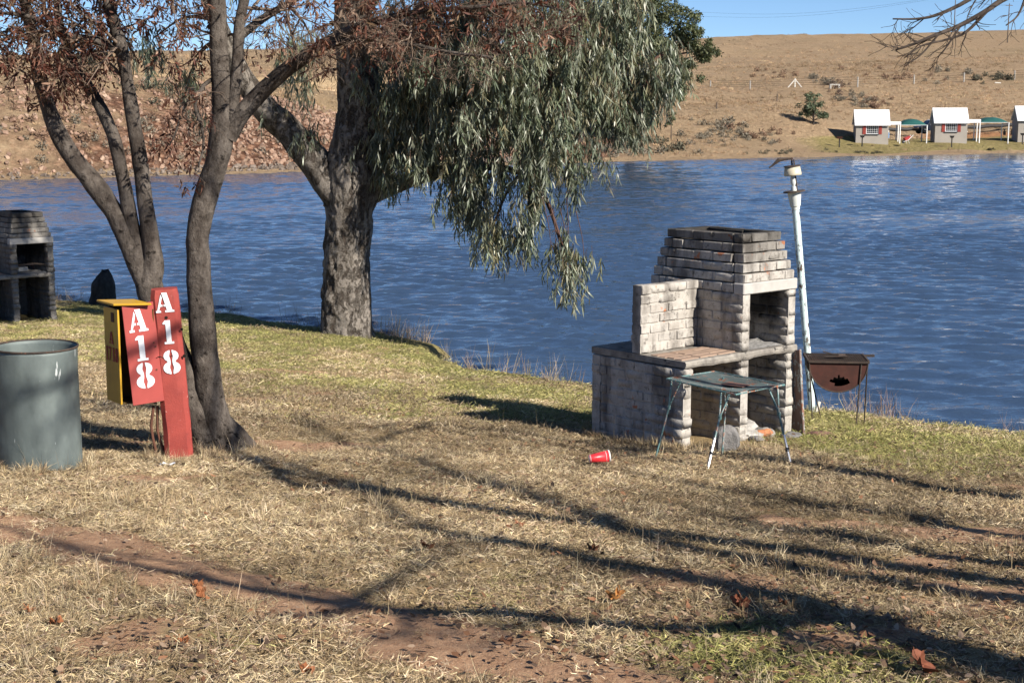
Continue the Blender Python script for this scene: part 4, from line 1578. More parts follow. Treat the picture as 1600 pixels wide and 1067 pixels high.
# ================================================================== RUSSET TREE by the post
tb_ = WG(338, 702)
ta = empty('russet_tree', tuple(tb_), 0, 'smooth barked tree of several stems with russet leaves, growing behind the red post', 'tree')
dA = tb_.y + .05
wd, tw, tips = Wood(), Wood(), []
rA = np.random.default_rng(23)
right = [(352, 735, 40), (347, 705, 35), (340, 670, 29), (328, 610, 26), (320, 550, 24.5), (315, 480, 24), (310, 420, 23), (309, 370, 22.5), (319, 315, 22), (336, 262, 22), (347, 205, 22), (347, 150, 19), (343, 90, 17), (340, 20, 16), (337, -60, 14), (330, -160, 11), (335, -280, 7, dA + .2), (325, -380, 4, dA + .3)]
left_ = [(338, 740, 44), (334, 706, 38), (318, 668, 31), (300, 622, 26), (283, 575, 25), (264, 525, 24), (245, 478, 25), (234, 445, 24), (236, 415, 17), (234, 380, 10), (230, 350, 4)]
L1 = [(232, 452, 22), (216, 412, 20), (198, 372, 19), (178, 333, 18.5), (150, 292, 18), (118, 252, 17), (92, 210, 15.5), (74, 165, 14), (62, 120, 13), (55, 75, 12), (40, 10, 10, dA - .2), (15, -80, 7, dA - .4), (-10, -160, 4, dA - .5)]
L2 = [(226, 440, 16), (213, 385, 14.5), (202, 330, 13.5), (190, 270, 12.5), (178, 215, 12), (158, 170, 11, dA + .2), (136, 132, 10, dA + .3), (110, 90, 8.5, dA + .4), (92, 30, 7, dA + .5), (85, -50, 5, dA + .6), (70, -140, 3, dA + .7)]
L3 = [(234, 452, 21), (240, 415, 18.5), (234, 365, 16), (226, 310, 14.5), (219, 250, 14), (209, 190, 13), (199, 130, 12), (190, 80, 12), (178, 35, 11), (164, -20, 10), (150, -110, 7), (130, -210, 4)]
L3b = [(193, 85, 9), (172, 72, 8), (145, 62, 7.5, dA - .1), (112, 58, 7, dA - .2), (80, 42, 6, dA - .3), (40, 25, 4, dA - .4), (-10, 20, 3, dA - .5)]
R1 = [(356, 215, 17), (378, 178, 16), (408, 145, 15), (444, 112, 13.5, dA - .1), (485, 84, 12, dA - .2), (530, 55, 9, dA - .3), (590, 32, 7, dA - .5), (660, 18, 5.5, dA - .7), (740, 12, 4, dA - .8), (820, 5, 2.5, dA - .9), (885, 18, 1.6, dA - 1)]
R1b = [(500, 75, 7, dA - .25), (560, 62, 5.5, dA - .45), (630, 68, 4.5, dA - .7), (700, 82, 3.5, dA - .9), (770, 90, 2.4, dA - 1.1)]
R2 = [(354, 205, 12), (366, 150, 11), (371, 95, 10.5), (374, 40, 10), (386, -20, 9), (402, -110, 7), (420, -220, 4)]
R3 = [(330, 125, 4), (316, 137, 3.6, dA - .1), (305, 165, 3.4, dA - .15), (314, 195, 3.2, dA - .2), (318, 225, 2.6, dA - .2), (310, 262, 1.6, dA - .25)]
R4 = [(318, 140, 3, dA - .1), (300, 150, 2.6, dA - .15), (285, 175, 2.2, dA - .15), (275, 205, 1.8, dA - .2), (265, 228, 1.2, dA - .2)]
R5 = [(372, 60, 8), (410, 30, 7, dA + .2), (460, 0, 6, dA + .3), (520, -40, 4, dA + .5), (600, -80, 3, dA + .7)]
up = [(340, 0, 9), (300, -60, 7, dA - .3), (240, -110, 5, dA - .6), (170, -150, 3, dA - .9)]
main = [right, left_, L1, L2, L3]
paths = {}
for k, (nm, P, n) in enumerate((('right', right, 22), ('left', left_, 22), ('L1', L1, 18), ('L2', L2, 14), ('L3', L3, 16), ('L3b', L3b, 9), ('R1', R1, 12), ('R1b', R1b, 7), ('R2', R2, 12), ('R3', R3, 6), ('R4', R4, 5), ('R5', R5, 8), ('up', up, 8))):
    p = limb_path(P, dA, 6 if n > 12 else 4)
    p[:, 3] *= .84
    paths[nm] = p
    wd.tube(p, n, .10 if n > 12 else .05, 9, k)
# root flare
for (dx, dy, L) in ((.16, -.06, .3), (-.14, -.10, .28), (.05, .16, .3), (.20, .08, .25)):
    p = smooth_path([(tb_.x + .02, tb_.y + .05, tb_.z + .20, .10), (tb_.x + .02 + dx * .6, tb_.y + .05 + dy * .6, tb_.z + .07, .085), (tb_.x + .02 + dx * 1.3, tb_.y + .05 + dy * 1.3, tb_.z - .06, .05)], 5)
    wd.tube(p, 12, .1, 9, 4)
# knots and scars on the stems
for (px, py, r) in ((326, 590, 5), (332, 605, 6), (338, 640, 4), (335, 660, 5), (219, 434, 8), (188, 97, 6), (300, 665, 4)):
    pass
spec = [('L1', 9, .8, 9), ('L2', 8, .75, 8), ('L3', 9, .8, 9), ('L3b', 10, .65, 4), ('R1', 17, .52, 7), ('R1b', 13, .36, 4), ('R2', 8, .8, 7), ('R3', 5, .35, 3), ('R4', 5, .3, 3), ('right', 8, .8, 13), ('R5', 8, .8, 5), ('up', 9, .9, 5)]
for nm, cnt, ln, skip in spec:
    p = paths[nm]
    st = {'L1': .60, 'L2': .55, 'L3': .55, 'right': .72, 'R2': .30, 'R1': .33}.get(nm, .12)
    spawn(tw, np.c_[p[:, :3], np.minimum(p[:, 3], .028)], rA, 1, 3, cnt, ln, .95, tips, -.18, .0017, st, .5, .45)
wd.build('trunk', M['bark_smooth'], ta)
tw.build('twigs', M['twig'], ta, False)
RUS = [(.100, .038, .026), (.075, .030, .022), (.145, .066, .043), (.21, .125, .085), (.055, .026, .020), (.29, .195, .14), (.125, .048, .030), (.165, .080, .055), (.12, .076, .042), (.085, .034, .025)]
bat, bn = [], 0
Pb, Db, Nb, Lb, Wb, Cb_ = [], [], [], [], [], []
for q, lev in tips:
    if lev < 2: continue
    x_mid = q[-1][0] / q[-1][1] * F + 800
    z_pix = 190 - (q[-1][2] - CAM_Z) / q[-1][1] * F
    dens = (.72 if z_pix < 150 else .42) if x_mid < 345 else (.22 if x_mid < 460 else (.12 if z_pix < 70 else .015))
    if rA.random() > dens * (1.0 if lev == 3 else .6): continue
    for c in range(rA.integers(1, 4)):
        i = rA.integers(2, len(q))
        base = q[i][:3]
        ax = rA.normal(0, .55, 3) + np.array([0, 0, -.9]); ax /= np.linalg.norm(ax)
        hue = RUS[rA.integers(0, len(RUS))]
        nl = rA.integers(4, 8)
        rl = rA.uniform(.06, .12)
        side = np.cross(ax, rA.normal(size=3)); side /= np.linalg.norm(side)
        for j in range(nl):
            t = (j + 1) / nl
            sg = 1 if j % 2 else -1
            Pb.append(base + ax * rl * t)
            Db.append(ax * .9 + side * sg * .75 * (1 - .5 * t) + rA.normal(0, .28, 3))
            Nb.append(rA.normal(size=3))
            Lb.append(rA.uniform(.036, .070)); Wb.append(rA.uniform(.010, .018)); Cb_.append(hue)
print('russet leaflets', len(Pb), 'twigs', len(tips))
rus = leaf_obj('crown', [leaf_batch(np.array(Pb), np.array(Db), np.array(Nb), np.array(Lb), np.array(Wb), np.array(Cb_), .35, .25, rA)], M['russet_leaf'], ta)
rus.matrix_parent_inverse = Matrix.Translation(-tb_)
for o in ta.children: o.matrix_parent_inverse = Matrix.Translation(-tb_)

# ================================================================== GUM TREE at the water
tB = W(541, 527, 22.0); tB.z = g1(tB.x, tB.y)
te = empty('gum_tree', tuple(tB), 0, 'large gum tree with thick flaking trunk and drooping grey green leaves, at the water edge', 'tree')
dB = 22.0
wd, tw = Wood(), Wood()
trunk = [(541, 560, 44), (541, 530, 41), (541, 512, 39), (541, 480, 38), (541, 430, 36.5), (542, 380, 36.5), (545, 335, 38), (549, 300, 42), (553, 268, 42), (558, 235, 40), (561, 190, 36), (560, 140, 33), (556, 95, 31), (552, 40, 29), (549, -30, 26), (552, -120, 23), (560, -240, 19), (556, -380, 15), (565, -520, 9), (560, -640, 4)]
limL = [(548, 318, 34), (522, 288, 30), (497, 257, 27), (468, 224, 24), (440, 195, 22), (414, 172, 20, dB - .1), (392, 140, 18, dB - .2), (368, 100, 16, dB - .3), (345, 50, 14, dB - .5), (318, -20, 12, dB - .8), (280, -120, 9, dB - 1.2), (250, -240, 6, dB - 1.5)]
limR = [(556, 310, 34), (582, 272, 30), (607, 232, 27), (632, 192, 24), (655, 150, 21, dB - .2), (685, 100, 19, dB - .4), (720, 45, 16, dB - .6), (765, -20, 14, dB - .8), (820, -90, 11, dB - 1), (880, -150, 8, dB - 1.2), (950, -190, 5, dB - 1.4)]
limR2 = [(575, 305, 18), (610, 292, 14), (645, 280, 12, dB - .2), (685, 270, 10, dB - .4), (730, 262, 8, dB - .6), (780, 262, 6, dB - .8), (830, 275, 4, dB - 1)]
limR3 = [(640, 180, 16), (690, 160, 13, dB - .3), (750, 145, 11, dB - .6), (815, 125, 9, dB - .8), (880, 110, 7, dB - .9), (950, 105, 5, dB - 1), (1010, 110, 3, dB - 1)]
limU = [(552, 30, 20), (600, -40, 17, dB - .4), (670, -110, 14, dB - .8), (760, -170, 11, dB - 1), (850, -200, 8, dB - 1.2)]
limV = [(552, -10, 18), (500, -90, 15, dB - .8), (430, -170, 12, dB - 1.8), (350, -230, 9, dB - 2.8), (270, -270, 6, dB - 3.6)]
limW = [(560, -150, 16), (610, -260, 13, dB + .5), (680, -360, 9, dB + 1), (730, -460, 5, dB + 1.2)]
# trunk with real flaked relief
p = limb_path(trunk, dB, 18)
wd.tube(p, 110, .10, 2.2, 31, True, .022)
for k, P in enumerate((limL, limR, limR2, limR3, limU, limV, limW)):
    wd.tube(limb_path(P, dB, 8), 26 if k < 2 else 14, .10, 3.0, 50 + k)
for a in range(7):
    w = a * 2 * math.pi / 7 + .3
    q = smooth_path([(tB.x + .24 * math.cos(w), tB.y + .24 * math.sin(w), tB.z + .34, .12), (tB.x + .31 * math.cos(w), tB.y + .31 * math.sin(w), tB.z + .06, .12), (tB.x + .42 * math.cos(w), tB.y + .42 * math.sin(w), tB.z - .14, .08)], 6)
    wd.tube(q, 16, .12, 4, 70 + a)
c0 = W(585, 205, dB - .15); c1 = W(600, 170, dB - .75)
wd.tube(smooth_path([(*c0, .10), (*c0.lerp(c1, .6), .088), (*c1, .092)], 5), 18, .08, 5, 90)
wd.build('trunk', M['bark_gum'], te)

# crown: drooping strands of long narrow leaves grouped in clumps
CL = [  # px, py, d, half width m, half height m, strands
    (612, 270, 21.6, .22, .30, 26), (668, 262, 21.2, .42, .22, 44), (720, 268, 20.9, .35, .20, 32), (625, 180, 21.4, .35, .40, 50), (600, 240, 21.5, .22, .25, 24), (640, 235, 21.3, .42, .42, 60), (650, 130, 21.3, .55, .45, 70), (700, 225, 21, .55, .55, 110), (715, 120, 20.8, .65, .55, 110), (690, 40, 21.3, .75, .5, 110),
    (785, 60, 20.6, .75, .55, 120), (780, 170, 20.6, .7, .65, 140), (720, 315, 20.9, .26, .40, 44), (742, 345, 20.8, .26, .42, 46), (768, 360, 20.6, .28, .34, 50), (800, 270, 20.6, .55, .5, 110), (826, 345, 20.4, .22, .45, 42),
    (850, 280, 20.4, .5, .35, 80), (860, 120, 20.6, .7, .6, 130), (885, 245, 20.6, .38, .35, 55), (850, 200, 20.4, .6, .5, 100), (920, 70, 20.9, .65, .5, 100), (935, 150, 20.9, .6, .42, 100), (985, 170, 20.9, .42, .30, 60),
    (1020, 125, 21, .40, .32, 60), (985, 70, 21.2, .50, .40, 70), (1045, 85, 21.2, .24, .26, 26), (870, 10, 21, .8, .4, 100), (960, 15, 21.3, .50, .32, 60), (770, -20, 20.9, .9, .5, 110), (600, 60, 22.2, .45, .35, 44), (635, 20, 21.6, .5, .4, 50),
    (940, 222, 20.6, .14, .26, 12), (975, 212, 20.7, .16, .20, 14), (880, 385, 20.1, .16, .25, 17), (862, 400, 20.2, .14, .22, 13), (890, 430, 20.0, .17, .26, 22), (886, 475, 20.0, .07, .12, 6), (913, 415, 20.1, .08, .2, 6), (941, 275, 20.4, .05, .16, 5),
    (490, 218, 21.7, .22, .16, 16), (470, 235, 21.7, .14, .12, 8), (432, 168, 21.9, .28, .20, 16), (475, 130, 21.8, .26, .28, 16), (455, 200, 22, .14, .12, 7), (590, 130, 21.4, .25, .25, 16), (300, 190, 22.3, .18, .22, 6), (300, 95, 22.3, .3, .3, 14), (470, 60, 22, .5, .3, 34), (240, 60, 22, .5, .4, 30), (120, 40, 22, .5, .4, 24),
    # above the picture
    (860, -110, 21, 1.1, .6, 120), (700, -150, 21.2, 1.1, .7, 170), (800, -120, 19.9, 1.0, .6, 170), (720, -90, 20.1, .8, .45, 120), (900, -180, 19.6, 1.0, .6, 120), (980, -160, 20.8, .8, .5, 70), (560, -200, 22, 1.3, .8, 130), (420, -190, 20.4, 1.1, .7, 110), (300, -240, 18.9, 1.0, .7, 110), (250, -180, 19.5, 1.0, .5, 80), (400, -300, 20.5, 1.2, .8, 110), (650, -330, 22, 1.4, 1.0, 130), (560, -520, 22, 1.5, 1.1, 130), (720, -460, 23, 1.1, .9, 80), (330, -60, 21.6, .7, .5, 50), (457, -135, 18.6, 1.2, .45, 190), (400, -118, 18.4, 1.0, .40, 160), (360, -150, 18.0, 1.0, .45, 150), (520, -130, 18.8, 1.0, .42, 140), (430, -190, 17.9, 1.1, .5, 140), (200, -330, 18.6, 1.0, .7, 90), (340, -390, 19.0, 1.1, .7, 90)]
GUM = [(.150, .172, .116), (.122, .150, .096), (.185, .205, .145), (.10, .122, .075), (.175, .182, .108), (.22, .232, .172), (.14, .157, .112), (.19, .17, .10)]
rB = np.random.default_rng(77)
Pb, Db, Lb, Cb_ = [], [], [], []
for (px, py, d, hw, hh_, ns) in CL:
    c = np.array(W(px, py - (24 if py > 140 else 8), d))
    ns = int(ns * (1.0 if 230 < py < 300 and px > 780 else (2.0 if 0 < py < 260 and 580 < px < 1060 else 1.35)))
    nsub = max(1, ns // 9)
    O3 = rB.normal(size=(nsub, 3)); O3 /= np.linalg.norm(O3, axis=1, keepdims=True); O3 *= rB.random((nsub, 1)) ** .4
    SUB = c + O3 * np.array([hw, hw * 1.1, hh_])
    TON = rB.uniform(.72, 1.35, nsub)
    for s in range(ns):
        isub = rB.integers(0, nsub)
        st = SUB[isub] + rB.normal(0, 1, 3) * np.array([.085, .085, .10])
        ln = rB.uniform(.22, .55) * min(1, hh_ * 2.2 + .3)
        k = max(3, int(ln / .05))
        cur, dr = st.copy(), np.array([rB.normal(0, .35), rB.normal(0, .35), -.7])
        hue = np.array(GUM[rB.integers(0, len(GUM))]) * TON[isub] * .9
        path = [np.r_[cur, .004]]
        for j in range(k):
            dr = dr + np.array([rB.normal(0, .12), rB.normal(0, .12), -.18]); dr /= np.linalg.norm(dr)
            cur = cur + dr * ln / k
            path.append(np.r_[cur, .0025])
            for e in range(2):
                Pb.append(cur + rB.normal(0, .012, 3))
                Db.append(np.array([rB.normal(0, .42), rB.normal(0, .42), -1.0]) + dr * .3)
                Lb.append(rB.uniform(.10, .19)); Cb_.append(hue)
        if s % 3 == 0:
            tw.tube(np.array(path)[::2], 3, cap=False)
# bare drooping ends and links from the limbs to the clumps
for (a, b) in (((860, 320), (868, 385)), ((875, 325), (893, 430)), ((885, 300), (886, 470)), ((900, 330), (913, 410)), ((938, 235), (941, 270)), ((845, 300), (862, 395))):
    A_, B_ = np.array(W(*a, 20.3)), np.array(W(*b, 20.1))
    tw.tube(smooth_path([np.r_[A_, .006], np.r_[(A_ + B_) / 2 + np.array([.03, 0, -.02]), .005], np.r_[B_, .003]], 5), 4, cap=False)
for (px, py, d, hw, hh_, ns) in CL:
    c = np.array(W(px, py, d))
    best = None
    for P in (limL, limR, limR2, limR3, limU, limV, limW, trunk[8:]):
        lp_ = limb_path(P, dB, 3)
        dd = np.linalg.norm(lp_[:, :3] - (c + np.array([0, 0, .2])), axis=1)
        i = dd.argmin()
        if best is None or dd[i] < best[0]: best = (dd[i], lp_[i])
    b = best[1]
    if best[0] > 3.5 or ns < 14: continue
    mid = (b[:3] + c) / 2 + np.array([0, 0, .25 * best[0] * .5])
    pth = smooth_path([np.r_[b[:3], min(.05, b[3] * .5)], np.r_[mid, .022], np.r_[c, .010]], 6)
    tw.tube(pth, 6, cap=False)
    spawn(tw, pth, rB, 1, 2, 5, hw * .9, .8, [], -.3, .003, .4, .5, .4, 4)
tw.build('twigs', M['twig_red'], te, False)
n = len(Pb)
print('gum leaves', n)
gl = leaf_obj('crown', [leaf_batch(np.array(Pb), np.array(Db), rB.normal(size=(n, 3)), np.array(Lb), rB.uniform(.014, .024, n), np.array(Cb_), .28, .2, rB)], M['gum_leaf'], te)
for o in te.children: o.matrix_parent_inverse = Matrix.Translation(-tB)

# ================================================================== BARE TREES to the right of the camera (their shadows cross the lawn)
SHX, SHY = SUN_V.x / SUN_V.z, SUN_V.y / SUN_V.z
def cast(px, py, h):
    """the point at height h above the lawn whose shadow falls on the lawn point seen at (px, py)"""
    g = WG(px, py)
    return np.array([g.x + SHX * h, g.y + SHY * h, g.z + h])
rT = np.random.default_rng(61)
def bare_tree(base, stems, label, limbs=(), seed=1, maxlev=3, tall=1.0):
    """stems: lists of (x,y,z,r) rows; limbs: extra paths"""
    rr = np.random.default_rng(seed)
    root = empty('bare_tree', tuple(base), 0, label, 'tree', 'bare winter trees on the bank')
    wd, tw, tips = Wood(), Wood(), []
    for P in stems:
        p = smooth_path(P, 5)
        wd.tube(p, 14, .08, 6, seed)
        spawn(tw, np.c_[p[:, :3], np.minimum(p[:, 3], .05)], rr, 1, maxlev, 8, 1.15 * tall, .75, tips, .15, .003, .42, .5, .35)
    for P, cnt, ln in limbs:
        p = smooth_path(P, 4)
        wd.tube(p, 9, .06, 6, seed + 1)
        spawn(tw, p, rr, 1, maxlev, cnt, ln, .7, tips, -.05, .0022, .2, .55, .3)
    wd.build('trunk', M['bark_bare'], root)
    tw.build('twigs', M['bark_bare'], root, False)['kind'] = 'stuff'
    for o in root.children: o.matrix_parent_inverse = Matrix.Translation(-Vector(base))
    return root

def stem_shadow(foot, pts, r0, r1, top=None):
    """stem that starts on the ground at foot and passes over points whose shadows fall at given pixels (px, py, height)"""
    rows = [np.array([foot[0], foot[1], g1(*foot) - .2])] + [cast(*p) for p in pts]
    if top is not None: rows.append(np.array(top))
    n = len(rows)
    return [np.r_[rw, r0 + (r1 - r0) * i / (n - 1)] for i, rw in enumerate(rows)]

# the tree at the right edge whose twigs hang into the picture
fA = (4.55, 7.75)
visible = [(1720, -60, 9.0), (1640, -25, 8.9), (1575, -4, 8.8), (1540, 18, 8.7), (1500, 40, 8.7), (1462, 55, 8.6), (1425, 70, 8.6), (1400, 78, 8.6)]
v2 = [(1640, -40, 9.0), (1560, -25, 9.0), (1500, 8, 9.0), (1460, 25, 9.0), (1430, 30, 9.0), (1395, 30, 9.0)]
v3 = [(1545, 15, 8.7), (1510, 50, 8.7), (1480, 62, 8.65), (1440, 72, 8.6), (1412, 92, 8.6)]
v4 = [(1610, -50, 8.8), (1602, -5, 8.7), (1590, 25, 8.65), (1572, 40, 8.6)]
v5 = [(1500, 42, 8.7), (1478, 75, 8.65), (1465, 90, 8.65)]
v6 = [(1470, 50, 8.6), (1440, 85, 8.6), (1418, 100, 8.6)]
def vis(P, r0, r1): return [np.r_[np.array(W(*p)), (r0 + (r1 - r0) * i / (len(P) - 1)) * .0040] for i, p in enumerate(P)]
crotch = np.array([fA[0] + .1, fA[1] + .2, 4.6])
stA = stem_shadow(fA, [(1520, 772, 1.6), (1380, 748, 2.5), (1250, 724, 3.3), (1120, 708, 4.1)], .11, .05)
link = [np.r_[stA[3][:3], .05], np.r_[(stA[3][:3] + np.array(W(*visible[0]))) / 2 + np.array([0, 0, .25]), .035]] + vis(visible, 5.5, 1.6)
link2 = [np.r_[stA[2][:3], .04], np.r_[(stA[2][:3] + np.array(W(*v2[0]))) / 2 + np.array([0, 0, .2]), .028]] + vis(v2, 4.5, 1.1)
bare_tree((fA[0], fA[1], g1(*fA)), [stA], 'bare tree whose leafless twigs hang into the top right corner', [(link, 9, .28), (link2, 8, .24), (vis(v3, 2.6, .8), 7, .18), (vis(v4, 2.4, 1.0), 4, .22), (vis(v5, 1.8, .7), 5, .14), (vis(v6, 1.6, .7), 5, .12)], 5, 2)
# two slimmer trees between it and the camera
fB = (4.9, 5.6)
stB = stem_shadow(fB, [(1590, 838, 2.0), (1400, 806, 2.9), (1200, 780, 3.7), (1020, 745, 4.6)], .085, .03)
stB2 = stem_shadow((4.75, 5.3), [(1600, 886, 1.7), (1420, 860, 2.5), (1220, 828, 3.3), (1060, 792, 4.2)], .075, .03)
bare_tree((fB[0], fB[1], g1(*fB)), [stB, stB2], 'twin stemmed bare tree just beyond the right edge, throwing the parallel shadows', [], 15, 3, .8)
fC = (3.7, 3.0)
stC = stem_shadow(fC, [(1520, 1030, 2.0), (1300, 960, 2.9), (1130, 915, 3.5), (900, 868, 4.3), (690, 832, 5.0), (560, 770, 5.9)], .14, .035)
lim1 = [np.r_[stC[2][:3], .07]] + [np.r_[cast(*p), r] for p, r in (((1080, 985, 3.05), .062), ((800, 962, 3.3), .060), ((560, 946, 3.6), .055), ((360, 912, 3.9), .045), ((200, 880, 4.2), .035), ((60, 842, 4.5), .025), ((-80, 800, 4.8), .015))]
lim2 = [np.r_[cast(540, 944, 3.62), .04], np.r_[cast(600, 912, 3.8), .028], np.r_[cast(660, 880, 4.1), .02], np.r_[cast(720, 850, 4.5), .01]]
lim3 = [np.r_[cast(560, 946, 3.62), .035], np.r_[cast(500, 962, 3.75), .035], np.r_[cast(430, 965, 3.95), .012]]
lim4 = [np.r_[stC[3][:3], .06]] + [np.r_[cast(*p), r] for p, r in (((1250, 1000, 3.6), .05), ((1400, 1030, 4.1), .04), ((1500, 1060, 4.6), .02))]
bare_tree((fC[0], fC[1], g1(*fC)), [stC], 'forked bare tree beside the camera, throwing the long branching shadow over the track', [(lim1, 9, .8), (lim2, 4, .5), (lim3, 3, .3), (lim4, 6, .8)], 25, 3, .9)
fD = (6.6, 3.4)
stD = stem_shadow(fD, [(1250, 890, 4.6), (900, 800, 5.4), (700, 740, 6.0), (450, 650, 7.0)], .11, .03)
stD2 = stem_shadow((6.8, 3.1), [(700, 790, 5.2), (430, 740, 5.7), (240, 640, 6.4), (60, 600, 7.2)], .095, .03)
def over(px, py, d, h):
    p = W(px, py, d)
    return np.array([p.x + SHX * h, p.y + SHY * h, p.z + h])
lim5 = [np.r_[stD2[1][:3], .05]] + [np.r_[over(*p), r] for p, r in (((300, 560, 10.4, 4.0), .034), ((210, 560, 10.3, 4.2), .030), ((110, 600, 10.0, 4.3), .026), ((40, 640, 9.8, 4.4), .018), ((-20, 660, 9.8, 4.5), .010))]
lim6 = [np.r_[stD2[1][:3], .05]] + [np.r_[over(*p), r] for p, r in (((360, 420, 10.8, 4.2), .030), ((310, 300, 10.8, 4.5), .024), ((240, 330, 10.8, 4.7), .018), ((150, 300, 10.8, 4.9), .010))]
bare_tree((fD[0], fD[1], g1(*fD)), [stD, stD2], 'tall bare tree farthest right, throwing thin shadows as far as the drum', [(lim5, 11, .8), (lim6, 9, .7)], 35, 3, 1.1)

# ================================================================== GRASS (instanced tufts)
def tuft(name, blades, rad, hmin, hmax, lean, width, seed, curl=.5, tone=.25):
    """one patch of grass blades: 3 triangles each, with a per-blade tone"""
    r = np.random.default_rng(seed)
    n = blades
    a = r.uniform(0, 2 * np.pi, n)
    q = rad * np.sqrt(r.random(n))
    P = np.c_[q * np.cos(a), q * np.sin(a), np.full(n, -.006)]
    az = r.uniform(0, 2 * np.pi, n)
    L = r.uniform(hmin, hmax, n)
    le = np.clip(r.normal(lean[0], lean[1], n), .03, 1.52)
    D = np.c_[np.cos(az) * np.sin(le), np.sin(az) * np.sin(le), np.cos(le)]
    N = np.cross(D, r.normal(size=(n, 3))); N /= np.linalg.norm(N, axis=1, keepdims=True)
    drop = np.c_[np.zeros(n), np.zeros(n), -np.ones(n)]
    w = (width * r.uniform(.6, 1.4, n))[:, None]
    Lc = L[:, None]
    c = curl * r.uniform(.2, 1.3, n)[:, None]
    mid = P + D * Lc * .55 + drop * Lc * c * .10
    tip = P + D * Lc + drop * Lc * c * .42 + np.cross(D, N) * Lc * r.normal(0, .16, (n, 1))
    tip[:, 2] = np.maximum(tip[:, 2], .004)
    V = np.stack([P - N * w / 2, P + N * w / 2, mid - N * w * .42, mid + N * w * .42, tip], 1).reshape(-1, 3)
    f = np.array([[0, 1, 3], [0, 3, 2], [2, 3, 4]])
    Fc = (np.arange(n)[:, None, None] * 5 + f[None]).reshape(-1, 3)
    t = np.clip(r.normal(1, tone, n), .35, 1.7)
    C = np.repeat(np.c_[t, t * r.uniform(.93, 1.03, n), t * r.uniform(.82, 1.05, n)], 5, 0)
    me = np_mesh(name, V, Fc, C)
    me.materials.append(M['grass'])
    return bpy.data.objects.new(name, me)

def scatter(name, protos, pts, rotz, scl, tint, label, cat, tilt=.12):
    n = len(pts)
    me = bpy.data.meshes.new(name)
    me.vertices.add(n)
    me.vertices.foreach_set('co', np.asarray(pts, np.float32).ravel())
    rv = np.c_[RNG.normal(0, tilt, n), RNG.normal(0, tilt, n), rotz].astype(np.float32)
    a = me.attributes.new('rot', 'FLOAT_VECTOR', 'POINT'); a.data.foreach_set('vector', rv.ravel())
    a = me.attributes.new('scl', 'FLOAT', 'POINT'); a.data.foreach_set('value', np.asarray(scl, np.float32))
    a = me.attributes.new('idx', 'INT', 'POINT'); a.data.foreach_set('value', RNG.integers(0, len(protos), n).astype(np.int32))
    c = np.ones((n, 4), np.float32); c[:, :3] = tint
    a = me.attributes.new('tint', 'FLOAT_COLOR', 'POINT'); a.data.foreach_set('color', c.ravel())
    me.materials.append(protos[0].data.materials[0])
    o = obj(name, me)
    ng = bpy.data.node_groups.new(name + '_scatter', 'GeometryNodeTree')
    ng.interface.new_socket('Geometry', in_out='INPUT', socket_type='NodeSocketGeometry')
    ng.interface.new_socket('Geometry', in_out='OUTPUT', socket_type='NodeSocketGeometry')
    N = ng.nodes.new
    gi, go = N('NodeGroupInput'), N('NodeGroupOutput')
    iop, jn = N('GeometryNodeInstanceOnPoints'), N('GeometryNodeJoinGeometry')
    for p in protos:
        oi = N('GeometryNodeObjectInfo'); oi.inputs['Object'].default_value = p
        g2 = N('GeometryNodeGeometryToInstance')
        ng.links.new(oi.outputs['Geometry'], g2.inputs[0]); ng.links.new(g2.outputs[0], jn.inputs[0])
    def na(nm, typ):
        x = N('GeometryNodeInputNamedAttribute'); x.data_type = typ; x.inputs['Name'].default_value = nm
        return x.outputs['Attribute']
    ng.links.new(gi.outputs[0], iop.inputs['Points'])
    ng.links.new(jn.outputs[0], iop.inputs['Instance'])
    iop.inputs['Pick Instance'].default_value = True
    ng.links.new(na('idx', 'INT'), iop.inputs['Instance Index'])
    ng.links.new(na('rot', 'FLOAT_VECTOR'), iop.inputs['Rotation'])
    ng.links.new(na('scl', 'FLOAT'), iop.inputs['Scale'])
    ng.links.new(iop.outputs[0], go.inputs[0])
    md = o.modifiers.new('scatter', 'NODES'); md.node_group = ng
    return tag(o, label, cat, kind='stuff')

def wedge(n, y0, y1, pw=1.0, margin=1.2, slope=.41):
    """random points over the part of the bank in and around the view"""
    y = y0 + (y1 - y0) * RNG.random(n) ** pw
    x = (RNG.random(n) * 2 - 1) * (slope * y + margin)
    return x, y
def in_braai(x, y):
    ok = np.ones(len(x), bool)
    for P in (P0, P2):
        u = (x - P.x) * UH.x + (y - P.y) * UH.y
        v = (x - P.x) * VH.x + (y - P.y) * VH.y
        ok &= ~((u > -.03) & (u < 1.55) & (v > (-.02 if P is P0 else .05)) & (v < 1.16))
    ok &= np.hypot(x - dp_.x, y - dp_.y) > .26
    return ok

